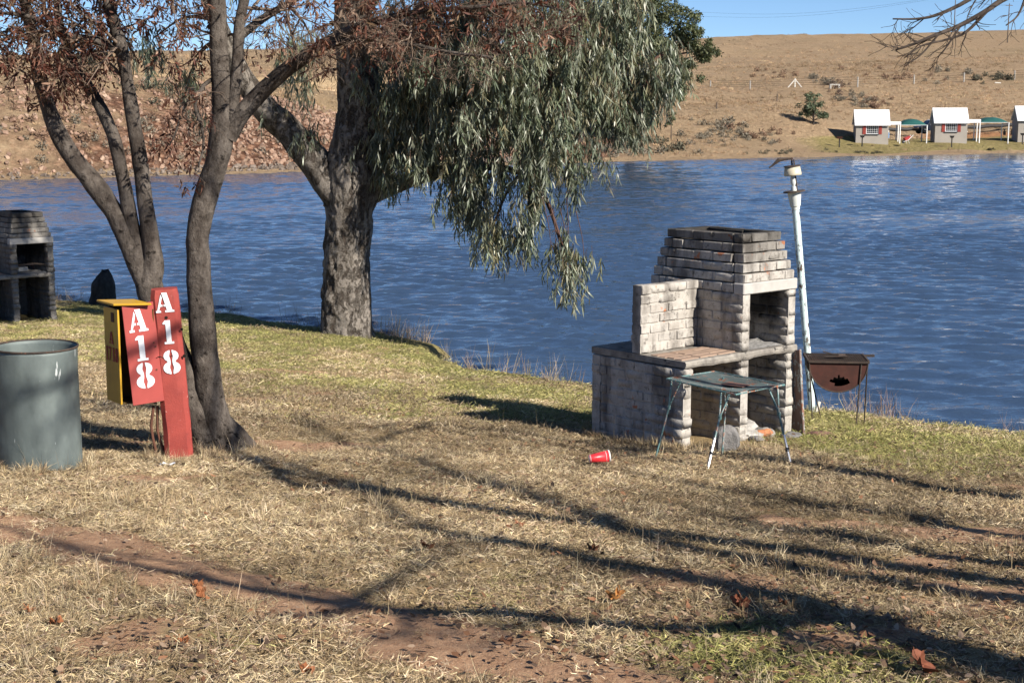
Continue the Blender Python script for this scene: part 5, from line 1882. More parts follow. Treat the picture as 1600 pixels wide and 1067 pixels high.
STRAW = np.array([(.42, .325, .205), (.50, .405, .27), (.33, .25, .155), (.55, .46, .32), (.38, .31, .205), (.26, .19, .118), (.20, .145, .09)])
GREENP = np.array([(.24, .25, .075), (.31, .30, .105), (.19, .21, .065), (.40, .37, .16), (.36, .325, .13)])
def grass_pts(x, y, keep_soil=.1):
    so, gr, sh = soil_f(x, y), green_f(x, y), inland(x, y)
    mid = fbm(x * 3.1, y * 3.1, 0, 201, 3)
    pr = 1 - (1 - keep_soil) * sstep(.25, .6, so + .25 * mid)
    pr *= sstep(-.1, .25, sh)
    k = (RNG.random(len(x)) < pr) & in_braai(x, y)
    return x[k], y[k], so[k], gr[k]
def tints(x, y, gr, bias=0.0):
    n = len(x)
    big = fbm(x * .6, y * .6, 0, 210, 3)
    st = STRAW[RNG.integers(0, len(STRAW), n)] * (.97 + .34 * big)[:, None]
    gn = GREENP[RNG.integers(0, len(GREENP), n)]
    g = np.clip((gr + bias - .30) / .45, 0, 1)
    pickg = RNG.random(n) < g * .92
    return np.where(pickg[:, None], gn * (.75 + .25 * RNG.random((n, 1))) + st * .12, st) * (.68 + .44 * RNG.random((n, 1)))

mats_ = [tuft('tuft', 78, .115, .02, .058, (1.2, .26), .0027, 300 + k, .8) for k in range(4)]
x, y = wedge(25000, 3.8, 13.5, .85)
x, y, so, gr = grass_pts(x, y, .08)
scatter('dry_lawn', mats_, np.c_[x, y, gz(x, y)], RNG.uniform(0, 6.28, len(x)), RNG.uniform(.7, 1.35, len(x)), tints(x, y, gr), 'matted dry lawn grass over the near bank', 'grass')
fm = [tuft('tuft', 54, .17, .025, .065, (1.1, .3), .0048, 320 + k, .7) for k in range(3)]
x, y = wedge(26000, 12.5, 29, 1.1, 1.0)
x, y, so, gr = grass_pts(x, y, .08)
scatter('far_lawn', fm, np.c_[x, y, gz(x, y)], RNG.uniform(0, 6.28, len(x)), RNG.uniform(.7, 1.3, len(x)), tints(x, y, gr, .06), 'short greenish lawn grass on the bank towards the water', 'grass')
# longer uncut tufts, in patches and round the feet of things
ups = [tuft('tuft', 26, .035, .06, .17, (.45, .28), .0024, 340 + k, .55, .3) for k in range(5)]
x, y = wedge(11000, 3.8, 13, .9)
pt = fbm(x * .9, y * 1.2, 0, 231, 3)
k = RNG.random(len(x)) < np.clip(.06 + 1.2 * sstep(.05, .75, pt), 0, 1) * .55
x, y = x[k], y[k]
x, y, so, gr = grass_pts(x, y, .04)
ex, ey = [], []
for (c, r, nn) in ((dp_, .34, 130), (pb, .22, 110), (tb_, .33, 130), (WG(1268, 668), .35, 220), (LB(0.0, .5, 0), .12, 10), (LB(.05, -.1, 0), .10, 26), (LB(.5, -.05, 0), .3, 26), (hb, .45, 60)):
    a = RNG.uniform(0, 6.28, nn); q = r * (.85 + .5 * np.abs(RNG.normal(0, .5, nn)))
    ex.append(c.x + q * np.cos(a)); ey.append(c.y + q * np.sin(a))
for t_ in np.linspace(0, 1.1, 70):                       # along the left wall of the barbecue
    p = LB(-.05 - abs(RNG.normal(0, .05)), t_, 0); ex.append([p.x]); ey.append([p.y])
ex, ey = np.concatenate(ex), np.concatenate(ey)
x, y = np.r_[x, ex], np.r_[y, ey]
ok = in_braai(x, y); x, y = x[ok], y[ok]
gr = green_f(x, y)
scatter('tall_grass', ups, np.c_[x, y, gz(x, y)], RNG.uniform(0, 6.28, len(x)), RNG.uniform(.4, 1.05, len(x)), tints(x, y, gr, .02), 'longer uncut tufts of straw grass scattered over the lawn', 'grass', .2)
# single long dead stalks
stk = [tuft('tuft', 3, .03, .15, .34, (.5, .3), .0022, 360 + k, .35, .2) for k in range(4)]
x, y = wedge(900, 4.2, 13, 1.0)
x, y, so, gr = grass_pts(x, y, .08)
scatter('dead_stalks', stk, np.c_[x, y, gz(x, y)], RNG.uniform(0, 6.28, len(x)), RNG.uniform(.6, 1.2, len(x)), tints(x, y, gr * 0) * .9, 'thin dead grass stalks standing over the lawn', 'grass', .2)
# reeds and weeds along the water's edge
rds = [tuft('tuft', 9, .10, .25, .62, (.30, .22), .0050, 380 + k, .25, .3) for k in range(5)]
px_, py_ = [], []
for (ax, ay), (bx, by) in zip(SHORE[1:-2], SHORE[2:-1]):
    L = math.hypot(bx - ax, by - ay)
    for k in range(int(L * 26)):
        t_ = RNG.random()
        qx, qy = ax + (bx - ax) * t_, ay + (by - ay) * t_
        nx_, ny_ = -(by - ay) / L, (bx - ax) / L
        o_ = RNG.uniform(-.25, .25)
        if float(vnoise(qx * .9, qy * .9, 0, 412)) + RNG.uniform(-.5, .5) < .18: continue
        px_.append(qx + nx_ * o_ * (1 if SHORE_SIGN < 0 else 1)); py_.append(qy + ny_ * o_)
for (a, b, nn) in (((640, 545), (722, 572), 70), ((345, 485), (398, 492), 26), ((1530, 668), (1600, 684), 40), ((1370, 650), (1460, 660), 26)):
    A_, B_ = WG(*a), WG(*b)
    for k in range(nn):
        q = A_.lerp(B_, RNG.random()); px_.append(q.x + RNG.normal(0, .10)); py_.append(q.y + .12 + RNG.normal(0, .12))
px_, py_ = np.array(px_), np.array(py_)
k = inland(px_, py_) > -.75
px_, py_ = px_[k], py_[k]
zz = np.maximum(gz(px_, py_), -.05)
tn = np.array([(.34, .25, .16), (.42, .33, .22), (.26, .17, .11), (.30, .24, .13)])[RNG.integers(0, 4, len(px_))]
scatter('shore_reeds', rds, np.c_[px_, py_, zz], RNG.uniform(0, 6.28, len(px_)), RNG.uniform(.5, 1.0, len(px_)), tn, 'thin dry reeds and weeds along the near waterline', 'reeds', .15)

# ------------------------------------------------------------------ leaf litter and fallen leaves
def litter(n, y0, y1, size, name, label, mask):
    x, y = wedge(n, y0, y1, .9)
    k = mask(x, y) & in_braai(x, y) & (inland(x, y) > .3)
    x, y = x[k], y[k]
    m = len(x)
    z = gz(x, y) + RNG.uniform(.006, .03, m)
    az = RNG.uniform(0, 6.28, m); el = RNG.normal(0, .16, m)
    D = np.c_[np.cos(az) * np.cos(el), np.sin(az) * np.cos(el), np.sin(el)]
    N = np.c_[-np.sin(az), np.cos(az), RNG.normal(0, .30, m)]
    pal = [(.16, .095, .06), (.11, .07, .045), (.22, .145, .095), (.075, .05, .036), (.20, .10, .055), (.28, .20, .14)]
    b = leaf_batch(np.c_[x, y, z], D, N, RNG.uniform(*size, m), RNG.uniform(size[0] * .45, size[1] * .55, m), pick(pal, m), .22, .25)
    o = leaf_obj(name, [b], M['dead_leaf'], None)
    return tag(o, label, 'leaves', kind='stuff')
cgr = WG(1230, 1000)
litter(42000, 3.8, 14, (.022, .055), 'leaf_litter', 'small brown dead leaves scattered through the near grass', lambda x, y: RNG.random(len(x)) < .10 + .40 * sstep(.0, .8, fbm(x * .7, y * .7, 0, 251, 3)) + .8 * (1 - sstep(.3, 1.9, np.hypot(x - cgr.x, y - cgr.y))))

def big_leaf(px, py, size, col, rz, label, lift=.03, tilt=.5):
    """curled lobed leaf"""
    size, lift = size * .74, lift * .8
    q = WG(px, py)
    m = Mat('fallen_leaf', .7, .2); co = m.coord('Object')
    m.color(m.mix(m.ramp(m.noise(co, 30, 4), .35, .7), col, tuple(v * .6 for v in col)))
    V, Fc = [(0, 0, .008)], []
    nn = 30
    for k in range(nn):
        a = 2 * math.pi * k / nn
        r = size * (.36 + .16 * abs(math.cos(2.5 * a)) ** 1.5 + .05 * math.sin(a * 11))
        if abs(a - math.pi) < .25: r *= .55
        x_, y_ = r * math.cos(a), r * math.sin(a)
        V.append((x_ * .5, y_ * .5, .004 + .12 * abs(y_) + .012 * math.sin(3 * a)))
    for k in range(nn):
        a = 2 * math.pi * k / nn
        x_, y_ = V[1 + k][0] * 2, V[1 + k][1] * 2
        V.append((x_, y_, .55 * abs(y_) + .22 * max(0, x_) + .014 * math.sin(4 * a + rz)))
    for k in range(nn):
        k2 = (k + 1) % nn
        Fc.append((0, 1 + k, 1 + k2)); Fc.append((1 + k, 1 + nn + k, 1 + nn + k2, 1 + k2))
    mb = MB().add(V, Fc)
    mb.tube([(-size * .2, 0, .006), (-size * .45, .01, .012), (-size * .6, .025, .02)], .0016, 4)
    o = mb.build('fallen_leaf', m.m, None, True)
    o.location = (q.x, q.y, q.z + lift); o.rotation_euler = (tilt * .5, tilt, rz)
    return tag(o, label, 'leaf', 'large fallen leaves')
OR, BRN, RED = (.27, .105, .045), (.13, .06, .032), (.19, .065, .035)
for a in ((312, 942, .11, OR, .4, 'orange curled leaf standing beside the dirt track, lower left', .05, 1.0), (308, 917, .09, OR, 2.1, 'flat orange leaf on the bare dirt track', .012, .1), (46, 962, .07, OR, 1.0, 'small orange leaf nearest the left edge', .03, .5),
          (88, 980, .08, OR, 3.0, 'orange leaf in the grass near the bottom left corner', .03, .3), (285, 1010, .07, OR, .9, 'orange leaf lying in dry grass below the dirt track', .03, .2), (478, 1057, .08, OR, .2, 'orange leaf at the bottom edge left of the dirt track', .03, .3),
          (665, 863, .11, BRN, 1.5, 'dark brown curled leaf in the middle of the lawn', .04, .6), (965, 944, .12, (.42, .19, .06), 2.6, 'yellow orange leaf upright in the grass, lower centre', .05, .9), (790, 1008, .08, BRN, .7, 'brown leaf on bare soil near the bottom centre', .015, .2),
          (1156, 958, .12, RED, 1.9, 'red brown upright leaf in the shadow, lower right of centre', .06, 1.1), (1438, 1054, .15, RED, .3, 'large red leaf at the bottom edge towards the right', .05, .8), (928, 866, .09, BRN, 2.2, 'brown leaf standing in the pale grass right of centre', .04, .8),
          (810, 828, .08, (.34, .15, .08), 1.2, 'pale orange leaf in the grass below the paper cup', .04, .5), (1222, 950, .07, BRN, 1.4, 'brown leaf beside the long shadow, lower right', .03, .5)):
    big_leaf(*a)

# ================================================================== FAR SHORE
def WHP(px, py):
    """hillside point seen at a photo pixel"""
    rx, ry, rz = ray(px, py)
    d = np.linspace(88, 460, 560)
    zz = CAM_Z + rz / ry * d - hz(rx / ry * d, d)
    i = int(np.argmax(zz < 0)) or len(d) - 1
    return Vector((rx / ry * d[i], d[i], h1(rx / ry * d[i], d[i])))

RZC = math.radians(-9)
def cottage(px, d, base, label):
    p = WH(px, d); p.z = base
    root = empty('cottage', tuple(p), RZC, label, 'cottage', 'cottages on the far shore')
    w, dp, h = 3.75, 3.9, 2.30
    rise = 1.55
    mb = MB()
    # four walls, front one with a real window opening
    ww, wh, wz, t = 1.42, 1.02, 1.04, .18
    mb.box((-(w + ww) / 4, -dp / 2, h / 2 - .3), ((w - ww) / 2, t, h + .6)); mb.box(((w + ww) / 4, -dp / 2, h / 2 - .3), ((w - ww) / 2, t, h + .6))
    mb.box((0, -dp / 2, wz / 2 - .3), (ww, t, wz + .6)); mb.box((0, -dp / 2, (h + wz + wh) / 2), (ww, t, h - wz - wh))
    mb.box((0, dp / 2, h / 2 - .3), (w, t, h + .6))
    M4 = Matrix(((0, 0, 1, 0), (1, 0, 0, 0), (0, 1, 0, 0), (0, 0, 0, 1)))
    for sx in (-1, 1):
        Mx = Matrix.Translation((sx * (w / 2 - t / 2) - t / 2, 0, 0)) @ M4
        e = dp / 2 - t / 2 - .002
        mb.prism([(-e, -.6), (e, -.6), (e, h), (0, h + rise - .06), (-e, h)], Mx, t)
    mb.build('wall', M['cott_wall'], root)
    mb = MB(); mb.box((0, -dp / 2 - .02, .06), (w + .04, .05, .5)); mb.build('plinth', M['concrete'], root)
    # roof: two sheet slopes with standing ribs
    for sy in (-1, 1):
        mb = MB()
        a = math.atan2(rise, dp / 2); L = math.hypot(rise, dp / 2) + .34
        c = Vector((0, sy * (dp / 4 + .135), h + rise / 2 - .075))
        R3 = Matrix.Rotation(-sy * a, 3, 'X')
        mb.box(c, (w + .36, L, .05), R3)
        for k in range(9):
            mb.box(c + R3 @ Vector((-w / 2 - .1 + k * (w + .2) / 8, 0, .035)), (.035, L, .03), R3)
        rf = mb.build('roof', M['roof_white'], root)
    mb = MB(); mb.box((0, 0, h + rise + .015), (w + .40, .26, .05), None, .01); mb.build('ridge_cap', M['roof_white'], root)
    mb = MB(); mb.box((0, -dp / 2 - .33, h - .20), (w + .38, .05, .17)); mb.build('gutter', M['roof_white'], root)
    mb = MB(); mb.box((0, -dp / 2 - .11, h - .22), (w - .05, .04, .16)); mb.build('eave_board', M['trim_dark'], root)
    mb = MB()
    for x_ in (-ww / 2 + .04, ww / 2 - .04): mb.box((x_, -dp / 2 - .06, wz + wh / 2), (.07, .06, wh))
    for z_ in (wz + .035, wz + wh - .035): mb.box((0, -dp / 2 - .062, z_), (ww, .06, .07))
    win = mb.build('window', M['frame_white'], root)
    mb = MB(); mb.box((0, -dp / 2 - .13, wz - .05), (ww + .14, .16, .08)); mb.build('sill', M['trim_dark'], win)
    mb = MB(); mb.box((0, -dp / 2 - .03, wz + wh / 2), (ww - .1, .012, wh - .1)); mb.build('pane', M['glass'], win)
    for k in range(1, 6):
        mb = MB(); mb.box((-ww / 2 + k * ww / 6, -dp / 2 - .075, wz + wh / 2), (.025, .025, wh - .08)); mb.build('window_bar', M['frame_white'], win)
    for k in range(1, 4):
        mb = MB(); mb.box((0, -dp / 2 - .078, wz + k * wh / 4), (ww - .1, .02, .022)); mb.build('window_bar', M['frame_white'], win)
    for sx in (-1, 1):
        mb = MB()
        x_ = sx * (ww / 2 + .21)
        mb.box((x_, -dp / 2 - .115, wz + wh / 2), (.38, .04, wh + .06))
        for k in range(9): mb.box((x_, -dp / 2 - .139, wz + .08 + k * (wh - .16) / 8), (.30, .02, .06), Euler((.5, 0, 0)))
        mb.build('shutter', M['shutter'], root)
    mb = MB(); mb.box((w / 2 - .28, -dp / 2 - .15, h - .36), (.14, .14, .1), None, .02); mb.build('wall_lamp', M['frame_white'], root)
    return root
COT = [(1361, 170.5, 'leftmost cottage with white roof and red shutters on the far shore'), (1483, 174, 'middle cottage of the three with white roofs on the far shore'), (1611, 179, 'rightmost cottage, cut off by the right edge of the photo')]
cots = []
for px, d, lab in COT:
    zb_ = W(px, {1361: 223.5, 1483: 219.5, 1611: 215}[px], d - 1.95).z
    cots.append(cottage(px, d, zb_, lab))

def at_far(px, py, d):
    p = W(px, py, d); return p
def porch(px0, px1, ptop, pbot, pfoot, d, label):
    a, b = W(px0, pbot, d), W(px1, pbot, d)
    hgt = W(px0, ptop, d).z - a.z
    c = (a + b) / 2
    foot = W(px1, pfoot, d)
    root = empty('porch_canopy', (c.x, c.y, foot.z), RZC, label, 'porch', 'porches beside the cottages')
    w = (b - a).length; z = a.z - foot.z
    mb = MB(); mb.box((0, 1.1, z + hgt / 2), (w, 2.3, hgt), None, .03); mb.build('roof_panel', M['roof_white'], root)
    for (x_, y_) in ((w / 2 - .08, 0.0), (w / 2 - .08, 2.1)):
        mb = MB(); mb.tube([(x_, y_ + .05, -.5), (x_, y_ + .05, z)], .075, 8); mb.build('post', M['frame_white'], root)
porch(1387, 1407.5, 190.5, 195.5, 221.5, 169.8, 'white flat porch roof on a post beside the leftmost cottage')
porch(1509, 1532, 187, 192.5, 218, 173.5, 'white flat porch roof on a post beside the middle cottage')
def net(px0, px1, pedge, ptop, pfoot, d, label):
    a, b = W(px0, pedge, d), W(px1, pedge, d)
    root = empty('shade_net', tuple(((a + b) / 2).to_2d()) + (W(px1, pfoot, d).z,), RZC, label, 'shade net', 'green shade nets over the parking bays')
    w = (b - a).length; z = a.z - root.location.z; r = W(px0, ptop, d).z - a.z
    V, Fc, n, m = [], [], 16, 10
    for i in range(n + 1):
        for k in range(m + 1):
            x_ = -w / 2 + w * i / n; y_ = 4.6 * k / m
            V.append((x_, y_, z + 1.15 * r * math.sin(math.pi * i / n) ** .7 * math.sin(math.pi * min(k / m * 1.25, 1 - .5 * (k / m))) ** .6))
    for i in range(n):
        for k in range(m): Fc.append((i * (m + 1) + k, (i + 1) * (m + 1) + k, (i + 1) * (m + 1) + k + 1, i * (m + 1) + k + 1))
    mb = MB().add(V, Fc); o = mb.build('net_cloth', M['net_green'], root, True); o.modifiers.new('t', 'SOLIDIFY').thickness = .03
    mb = MB()
    for y_ in (0, 4.6): mb.tube([(-w / 2, y_, z - .03), (w / 2, y_, z - .03)], .03, 6)
    mb.build('hoop', M['frame_white'], root)
    for (x_, y_) in ((w / 2, 0), (w / 2, 4.6), (-w / 2, 4.6)):
        mb = MB(); mb.tube([(x_, y_, -.6), (x_, y_, z)], .07, 8); mb.build('post', M['frame_white'], root)
net(1408, 1448, 195.5, 187.5, 221, 171.5, 'dark green arched shade net over the parked car')
net(1533, 1575.5, 191.5, 184.5, 217, 175, 'dark green arched shade net right of the middle cottage')

# ------------------------------------------------------------------ parked car (side on, nose to the left)
cp0 = W(1430, 209.5, 178.5); cp0.z = max(cp0.z, h1(cp0.x + 2.1, cp0.y) - .05)
car = empty('parked_car', (cp0.x + 2.1, cp0.y, cp0.z), math.radians(10), 'dark blue off-road car parked under the left shade net', 'car')
def car_body():
    prof = [(-2.2, .42), (-2.22, .78), (-2.12, .95), (-1.15, 1.06), (-.62, 1.62), (-.35, 1.72), (1.75, 1.72), (2.02, 1.60), (2.16, 1.02), (2.2, .50), (2.1, .40)]
    arch = []
    def arc(cx): return [(cx + .44 * math.cos(a), .40 + .44 * math.sin(a)) for a in np.linspace(0, math.pi, 9)]
    bottom = arc(1.38) + arc(-1.40)
    poly = prof + [(p[0], max(p[1], .38)) for p in bottom]
    mb = MB()
    V, Fc, n = [], [], len(poly)
    for (y_, k) in ((-.92, .90), (-.90, 1), (.90, 1), (.92, .90)):
        for (x_, z_) in poly:
            f = 1.0 if z_ < 1.05 else 1 - .16 * (z_ - 1.05) / .67
            V.append((x_ * (.985 if abs(y_) > .91 else 1), y_ * f, z_))
    for j in range(3):
        for k in range(n):
            k2 = (k + 1) % n
            Fc.append((j * n + k, j * n + k2, (j + 1) * n + k2, (j + 1) * n + k))
    Fc.append(tuple(range(n))); Fc.append(tuple(range(3 * n, 4 * n))[::-1])
    return mb.add(V, Fc)
body = car_body().build('body', M['car_paint'], car)
for sy in (-1, 1):
    for (x0, x1) in ((-.82, .12), (.20, 1.02), (1.10, 1.82)):
        mb = MB()
        V = [(x0 + (.0 if x0 > -.5 else .02), sy * .925, 1.10), (x1, sy * .925, 1.10), (x1 - .04, sy * .845, 1.60), (x0 + (.42 if x0 < -.5 else .04), sy * .845, 1.60)]
        mb.add(V, [(0, 1, 2, 3)]); mb.build('side_window', M['glass'], body)
mb = MB(); mb.add([(-1.14, -.80, 1.10), (-1.14, .80, 1.10), (-.66, .70, 1.60), (-.66, -.70, 1.60)], [(0, 1, 2, 3)]); mb.build('windscreen', M['glass'], body)
for sx in (-1.40, 1.38):
    for sy in (-1, 1):
        mb = MB(); mb.tube([(sx, sy * .70, .38), (sx, sy * .93, .38)], .37, 20); wh = mb.build('wheel', M['tyre'], car)
        mb = MB(); mb.tube([(sx, sy * .931, .38), (sx, sy * .945, .38)], [.22, .20], 14); mb.build('rim', M['chrome'], wh)
for sy in (-1, 1):
    mb = MB(); mb.box((-2.16, sy * .66, .80), (.12, .36, .18), None, .03); mb.build('headlight', M['chrome'], car)
    mb = MB(); mb.box((2.14, sy * .74, 1.0), (.10, .20, .40), None, .03); mb.build('tail_light', M['lamp_red'], car)
mb = MB(); mb.box((-2.22, 0, .52), (.14, 1.7, .2), None, .04); mb.build('bumper', M['tyre'], car)
for sy in (-1, 1):
    mb = MB(); mb.tube([(-.4, sy * .66, 1.77), (1.7, sy * .66, 1.77)], .025, 6); mb.build('roof_rail', M['chrome'], car)

# ------------------------------------------------------------------ lawn things by the cottages
def stand(px, py, d, label, mat, wide=.62):
    p = W(px, py, d)
    root = empty('braai_stand', tuple(p), RZC, label, 'barbecue stand', 'small barbecue stands on the far lawn')
    mb = MB(); mb.tube([(0, 0, -.4), (0, 0, .72)], .07, 8); mb.build('pedestal', M['pipe_black'], root)
    mb = MB(); V = [(-wide / 2, -.25, .98), (wide / 2, -.25, .98), (wide / 2, .25, .98), (-wide / 2, .25, .98), (-wide / 2 + .1, -.18, .72), (wide / 2 - .1, -.18, .72), (wide / 2 - .1, .18, .72), (-wide / 2 + .1, .18, .72)]
    mb.add(V, [(0, 1, 5, 4), (1, 2, 6, 5), (2, 3, 7, 6), (3, 0, 4, 7), (4, 5, 6, 7), (0, 3, 2, 1)]); mb.build('fire_pan', mat, root)
stand(1311.5, 227, 165.5, 'rusty barbecue stand standing left of the leftmost cottage', M['rust_red'], .75)
stand(1347, 225, 166.5, 'dark barbecue stand in front of the leftmost cottage wall', M['pipe_black'], .55)
stand(1487, 225.5, 167.5, 'black barbecue stand in front of the middle cottage', M['pipe_black'], .5)
stand(1597.5, 221, 174, 'black barbecue stand in front of the rightmost cottage', M['pipe_black'], .55)
p = W(1575, 210.8, 183)
root = empty('picnic_table', tuple(p), RZC, 'dark picnic table in the shade left of the rightmost cottage', 'table')
mb = MB(); mb.box((0, 0, .74), (1.15, .8, .06)); mb.build('table_top', M['wood_pole'], root)
for sx in (-.45, .45):
    mb = MB(); mb.box((sx, 0, .33), (.07, .6, .78)); mb.build('leg', M['wood_pole'], root)
for sy in (-.68, .68):
    mb = MB(); mb.box((0, sy, .44), (1.15, .25, .05)); mb.box((-.45, sy, .2), (.06, .2, .45)); mb.box((.45, sy, .2), (.06, .2, .45)); mb.build('bench', M['wood_pole'], root)
# small cart on the lawn
p = W(1416, 224.5, 167)
root = empty('garden_cart', tuple(p), .3, 'small dark cart with red tray on the lawn right of the leftmost cottage', 'cart')
mb = MB(); V = [(-.35, -.28, .62), (.40, -.28, .90), (.40, .28, .90), (-.35, .28, .62), (-.22, -.18, .34), (.22, -.18, .46), (.22, .18, .46), (-.22, .18, .34)]
mb.add(V, [(0, 1, 5, 4), (1, 2, 6, 5), (2, 3, 7, 6), (3, 0, 4, 7), (4, 5, 6, 7), (0, 3, 2, 1)]); mb.build('tray', M['cart_red'], root)
mb = MB(); mb.tube([(-.4, -.05, .20), (-.4, .05, .20)], .20, 16); mb.build('wheel', M['tyre'], root)
for sy in (-.25, .25):
    mb = MB(); mb.tube([(-.4, sy * .3, .2), (.1, sy, .40), (.75, sy, .98)], .03, 6); mb.tube([(.1, sy, .4), (.25, sy, -.02)], .025, 6); mb.build('handle', M['frame_white'], root)
# outside basins and towel
for (px, py, d, lab) in ((1386, 208, 169.6, 'white wash basin at the right corner of the leftmost cottage'), (1508.5, 209, 173.2, 'white wash basin at the right corner of the middle cottage')):
    p = W(px, py, d)
    mb = MB(); mb.lathe([(.05, 0), (.18, .05), (.24, .26), (.27, .27), (.25, .29), (.16, .16), (0.001, .12)], n=14); mb.box((0, .2, .35), (.3, .05, .5), None, .02)
    o = mb.build('wash_basin', M['cup_white'], None, True); o.location = tuple(p); tag(o, lab, 'basin', 'wash basins outside the cottages')
p = W(1386, 216.5, 169.3)
mb = MB(); V, Fc = [], []
for i in range(9):
    for k in range(9): V.append((-.24 + i * .06, .03 * math.sin(i * 1.5) - .02, k * .085))
for i in range(8):
    for k in range(8): Fc.append((i * 9 + k, (i + 1) * 9 + k, (i + 1) * 9 + k + 1, i * 9 + k + 1))
o = mb.add(V, Fc).build('towel', M['towel'], None, True); o.location = tuple(p); o.modifiers.new('t', 'SOLIDIFY').thickness = .02
tag(o, 'light blue towel hanging below the basin of the leftmost cottage', 'towel')

# black pipes lying along the foot of the slope
def pipe(a, b, d0, d1, label, r=.24):
    A_, B_ = W(*a, d0), W(*b, d1)
    mb = MB(); mb.tube([A_.lerp(B_, k / 10) + Vector((0, 0, .05 * math.sin(k * 1.7))) for k in range(11)], r, 10)
    o = mb.build('black_pipe', M['pipe_black'], None, True)
    return tag(o, label, 'pipe', 'black pipes along the slope')
pipe((1386, 203), (1432, 202), 186, 188, 'black pipe on the slope between the leftmost cottage and the car')
pipe((1505, 200), (1590, 195), 190, 196, 'long black pipe on the slope behind the right shade net')
pipe((1200, 191.5), (1264, 198.5), 184, 179, 'black pipe lying on the slope left of the small hillside tree', .20)

# ------------------------------------------------------------------ fence, poles and odds and ends on the hill
fr = empty('wire_fence', tuple(WH(1340, 232)), 0, 'wire fence with pale concrete posts running across the far hillside', 'fence')
fo = fr.location.copy(); tops = []
for (px, ptop, pbot) in ((1110, 127, 137.5), (1172, 127.5, 140.5), (1340, 121, 136), (1428, 118, 132), (1506, 115, 129), (1585, 111, 125), (1668, 108, 122)):
    q = WHP(px, pbot); hgt = max(1.2, (pbot - ptop) * q.y / F)
    mb = MB(); mb.box(q - fo + Vector((0, 0, hgt / 2 - .2)), (.20, .20, hgt + .4), None, .03); mb.build('post', M['concrete'], fr)
    tops.append((q - fo, hgt))
    if px == 1172: tops.append((WHP(1242, 136.5) - fo, 1.3))
for k in range(4):
    mb = MB()
    for (a, ha), (b, hb_) in zip(tops[:-1], tops[1:]):
        mb.tube([a + Vector((0, -.1, ha * (.25 + k * .24))), b + Vector((0, -.1, hb_ * (.25 + k * .24)))], .014, 4)
    mb.build('wire', M['rust_dark'], fr)
q = WHP(1242, 137)
root = empty('strainer_post', tuple(q), 0, 'pale fence strainer post with two slanting stays, like a letter A', 'post')
mb = MB(); mb.box((0, 0, .55), (.18, .18, 1.6), None, .02); mb.build('post', M['concrete_white'], root)
for sx in (-1, 1):
    mb = MB(); mb.tube([(0, 0, 1.2), (sx * 1.15, 0, -.15)], .085, 8); mb.build('stay', M['concrete_white'], root)
for (px, ptop, pbot, lab) in ((1119.5, 160, 170, 'dark wooden stake on the hillside right of the far gum trees'), (1214, 148, 159, 'dark wooden stake on the hillside left of the small hillside tree')):
    q = WHP(px, pbot); mb = MB(); hgt = (pbot - ptop) * q.y / F
    mb.tube([(0, 0, -.3), (.02, 0, hgt * .6), (.03, 0, hgt)], [.11, .10, .09], 8); o = mb.build('wooden_stake', M['wood_pole']); o.location = tuple(q); tag(o, lab, 'stake', 'stakes on the hillside')
q = WHP(1304, 139)
root = empty('concrete_culvert', tuple(q), .1, 'small concrete culvert headwall on the hillside above the leftmost cottage', 'culvert')
mb = MB(); mb.box((0, 0, .55), (1.7, .3, .22), None, .03); mb.build('cap', M['concrete'], root)
for sx in (-.7, .7):
    mb = MB(); mb.box((sx, 0, .05), (.28, .32, .78), None, .02); mb.build('pier', M['concrete'], root)
q = WHP(1559, 130.5)
mb = MB(); mb.box((0, 0, .06), (1.0, .25, .16), Euler((0, .06, 0)), .03); o = mb.build('concrete_block', M['concrete_white']); o.location = tuple(q); tag(o, 'pale concrete beam lying on the hillside near the right edge', 'block')

def power_pole(px, ptop, pbot, d, label):
    q = WH(px, d); top = W(px, ptop, d).z
    root = empty('power_pole', (q.x, q.y, q.z), 0, label, 'power pole', 'power poles on the ridge')
    hgt = top - q.z
    mb = MB(); mb.tube([(0, 0, -.5), (0, 0, hgt)], [.17, .11], 8); mb.build('pole', M['wood_pole'], root)
    mb = MB(); mb.box((0, 0, hgt - .5), (1.8, .12, .12)); mb.build('cross_arm', M['wood_pole'], root)
    return Vector((q.x, q.y, top - .4))
pp1 = power_pole(1567.5, 6, 70, 372, 'tall thin wooden power pole on the hillside near the right edge')
pp2 = power_pole(1484, -10, 52, 440, 'power pole on the ridge behind the bare twigs')
for sx, nm in ((-.7, 'upper'), (.7, 'lower')):
    mb = MB()
    pts = [pp1.lerp(pp2, k / 10) + Vector((sx, 0, -2.2 * math.sin(math.pi * k / 10) * .5)) for k in range(11)]
    pts += [pp2.lerp(W(1080, 22 + 5 * sx, 560), k / 14) + Vector((sx, 0, -3 * math.sin(math.pi * k / 14))) for k in range(1, 15)]
    mb.tube(pts, .022, 4)
    o = mb.build('power_line', M['pipe_black'])
    tag(o, 'thin power line crossing the sky above the far ridge, the %s of two' % nm, 'cable', 'power lines over the ridge')

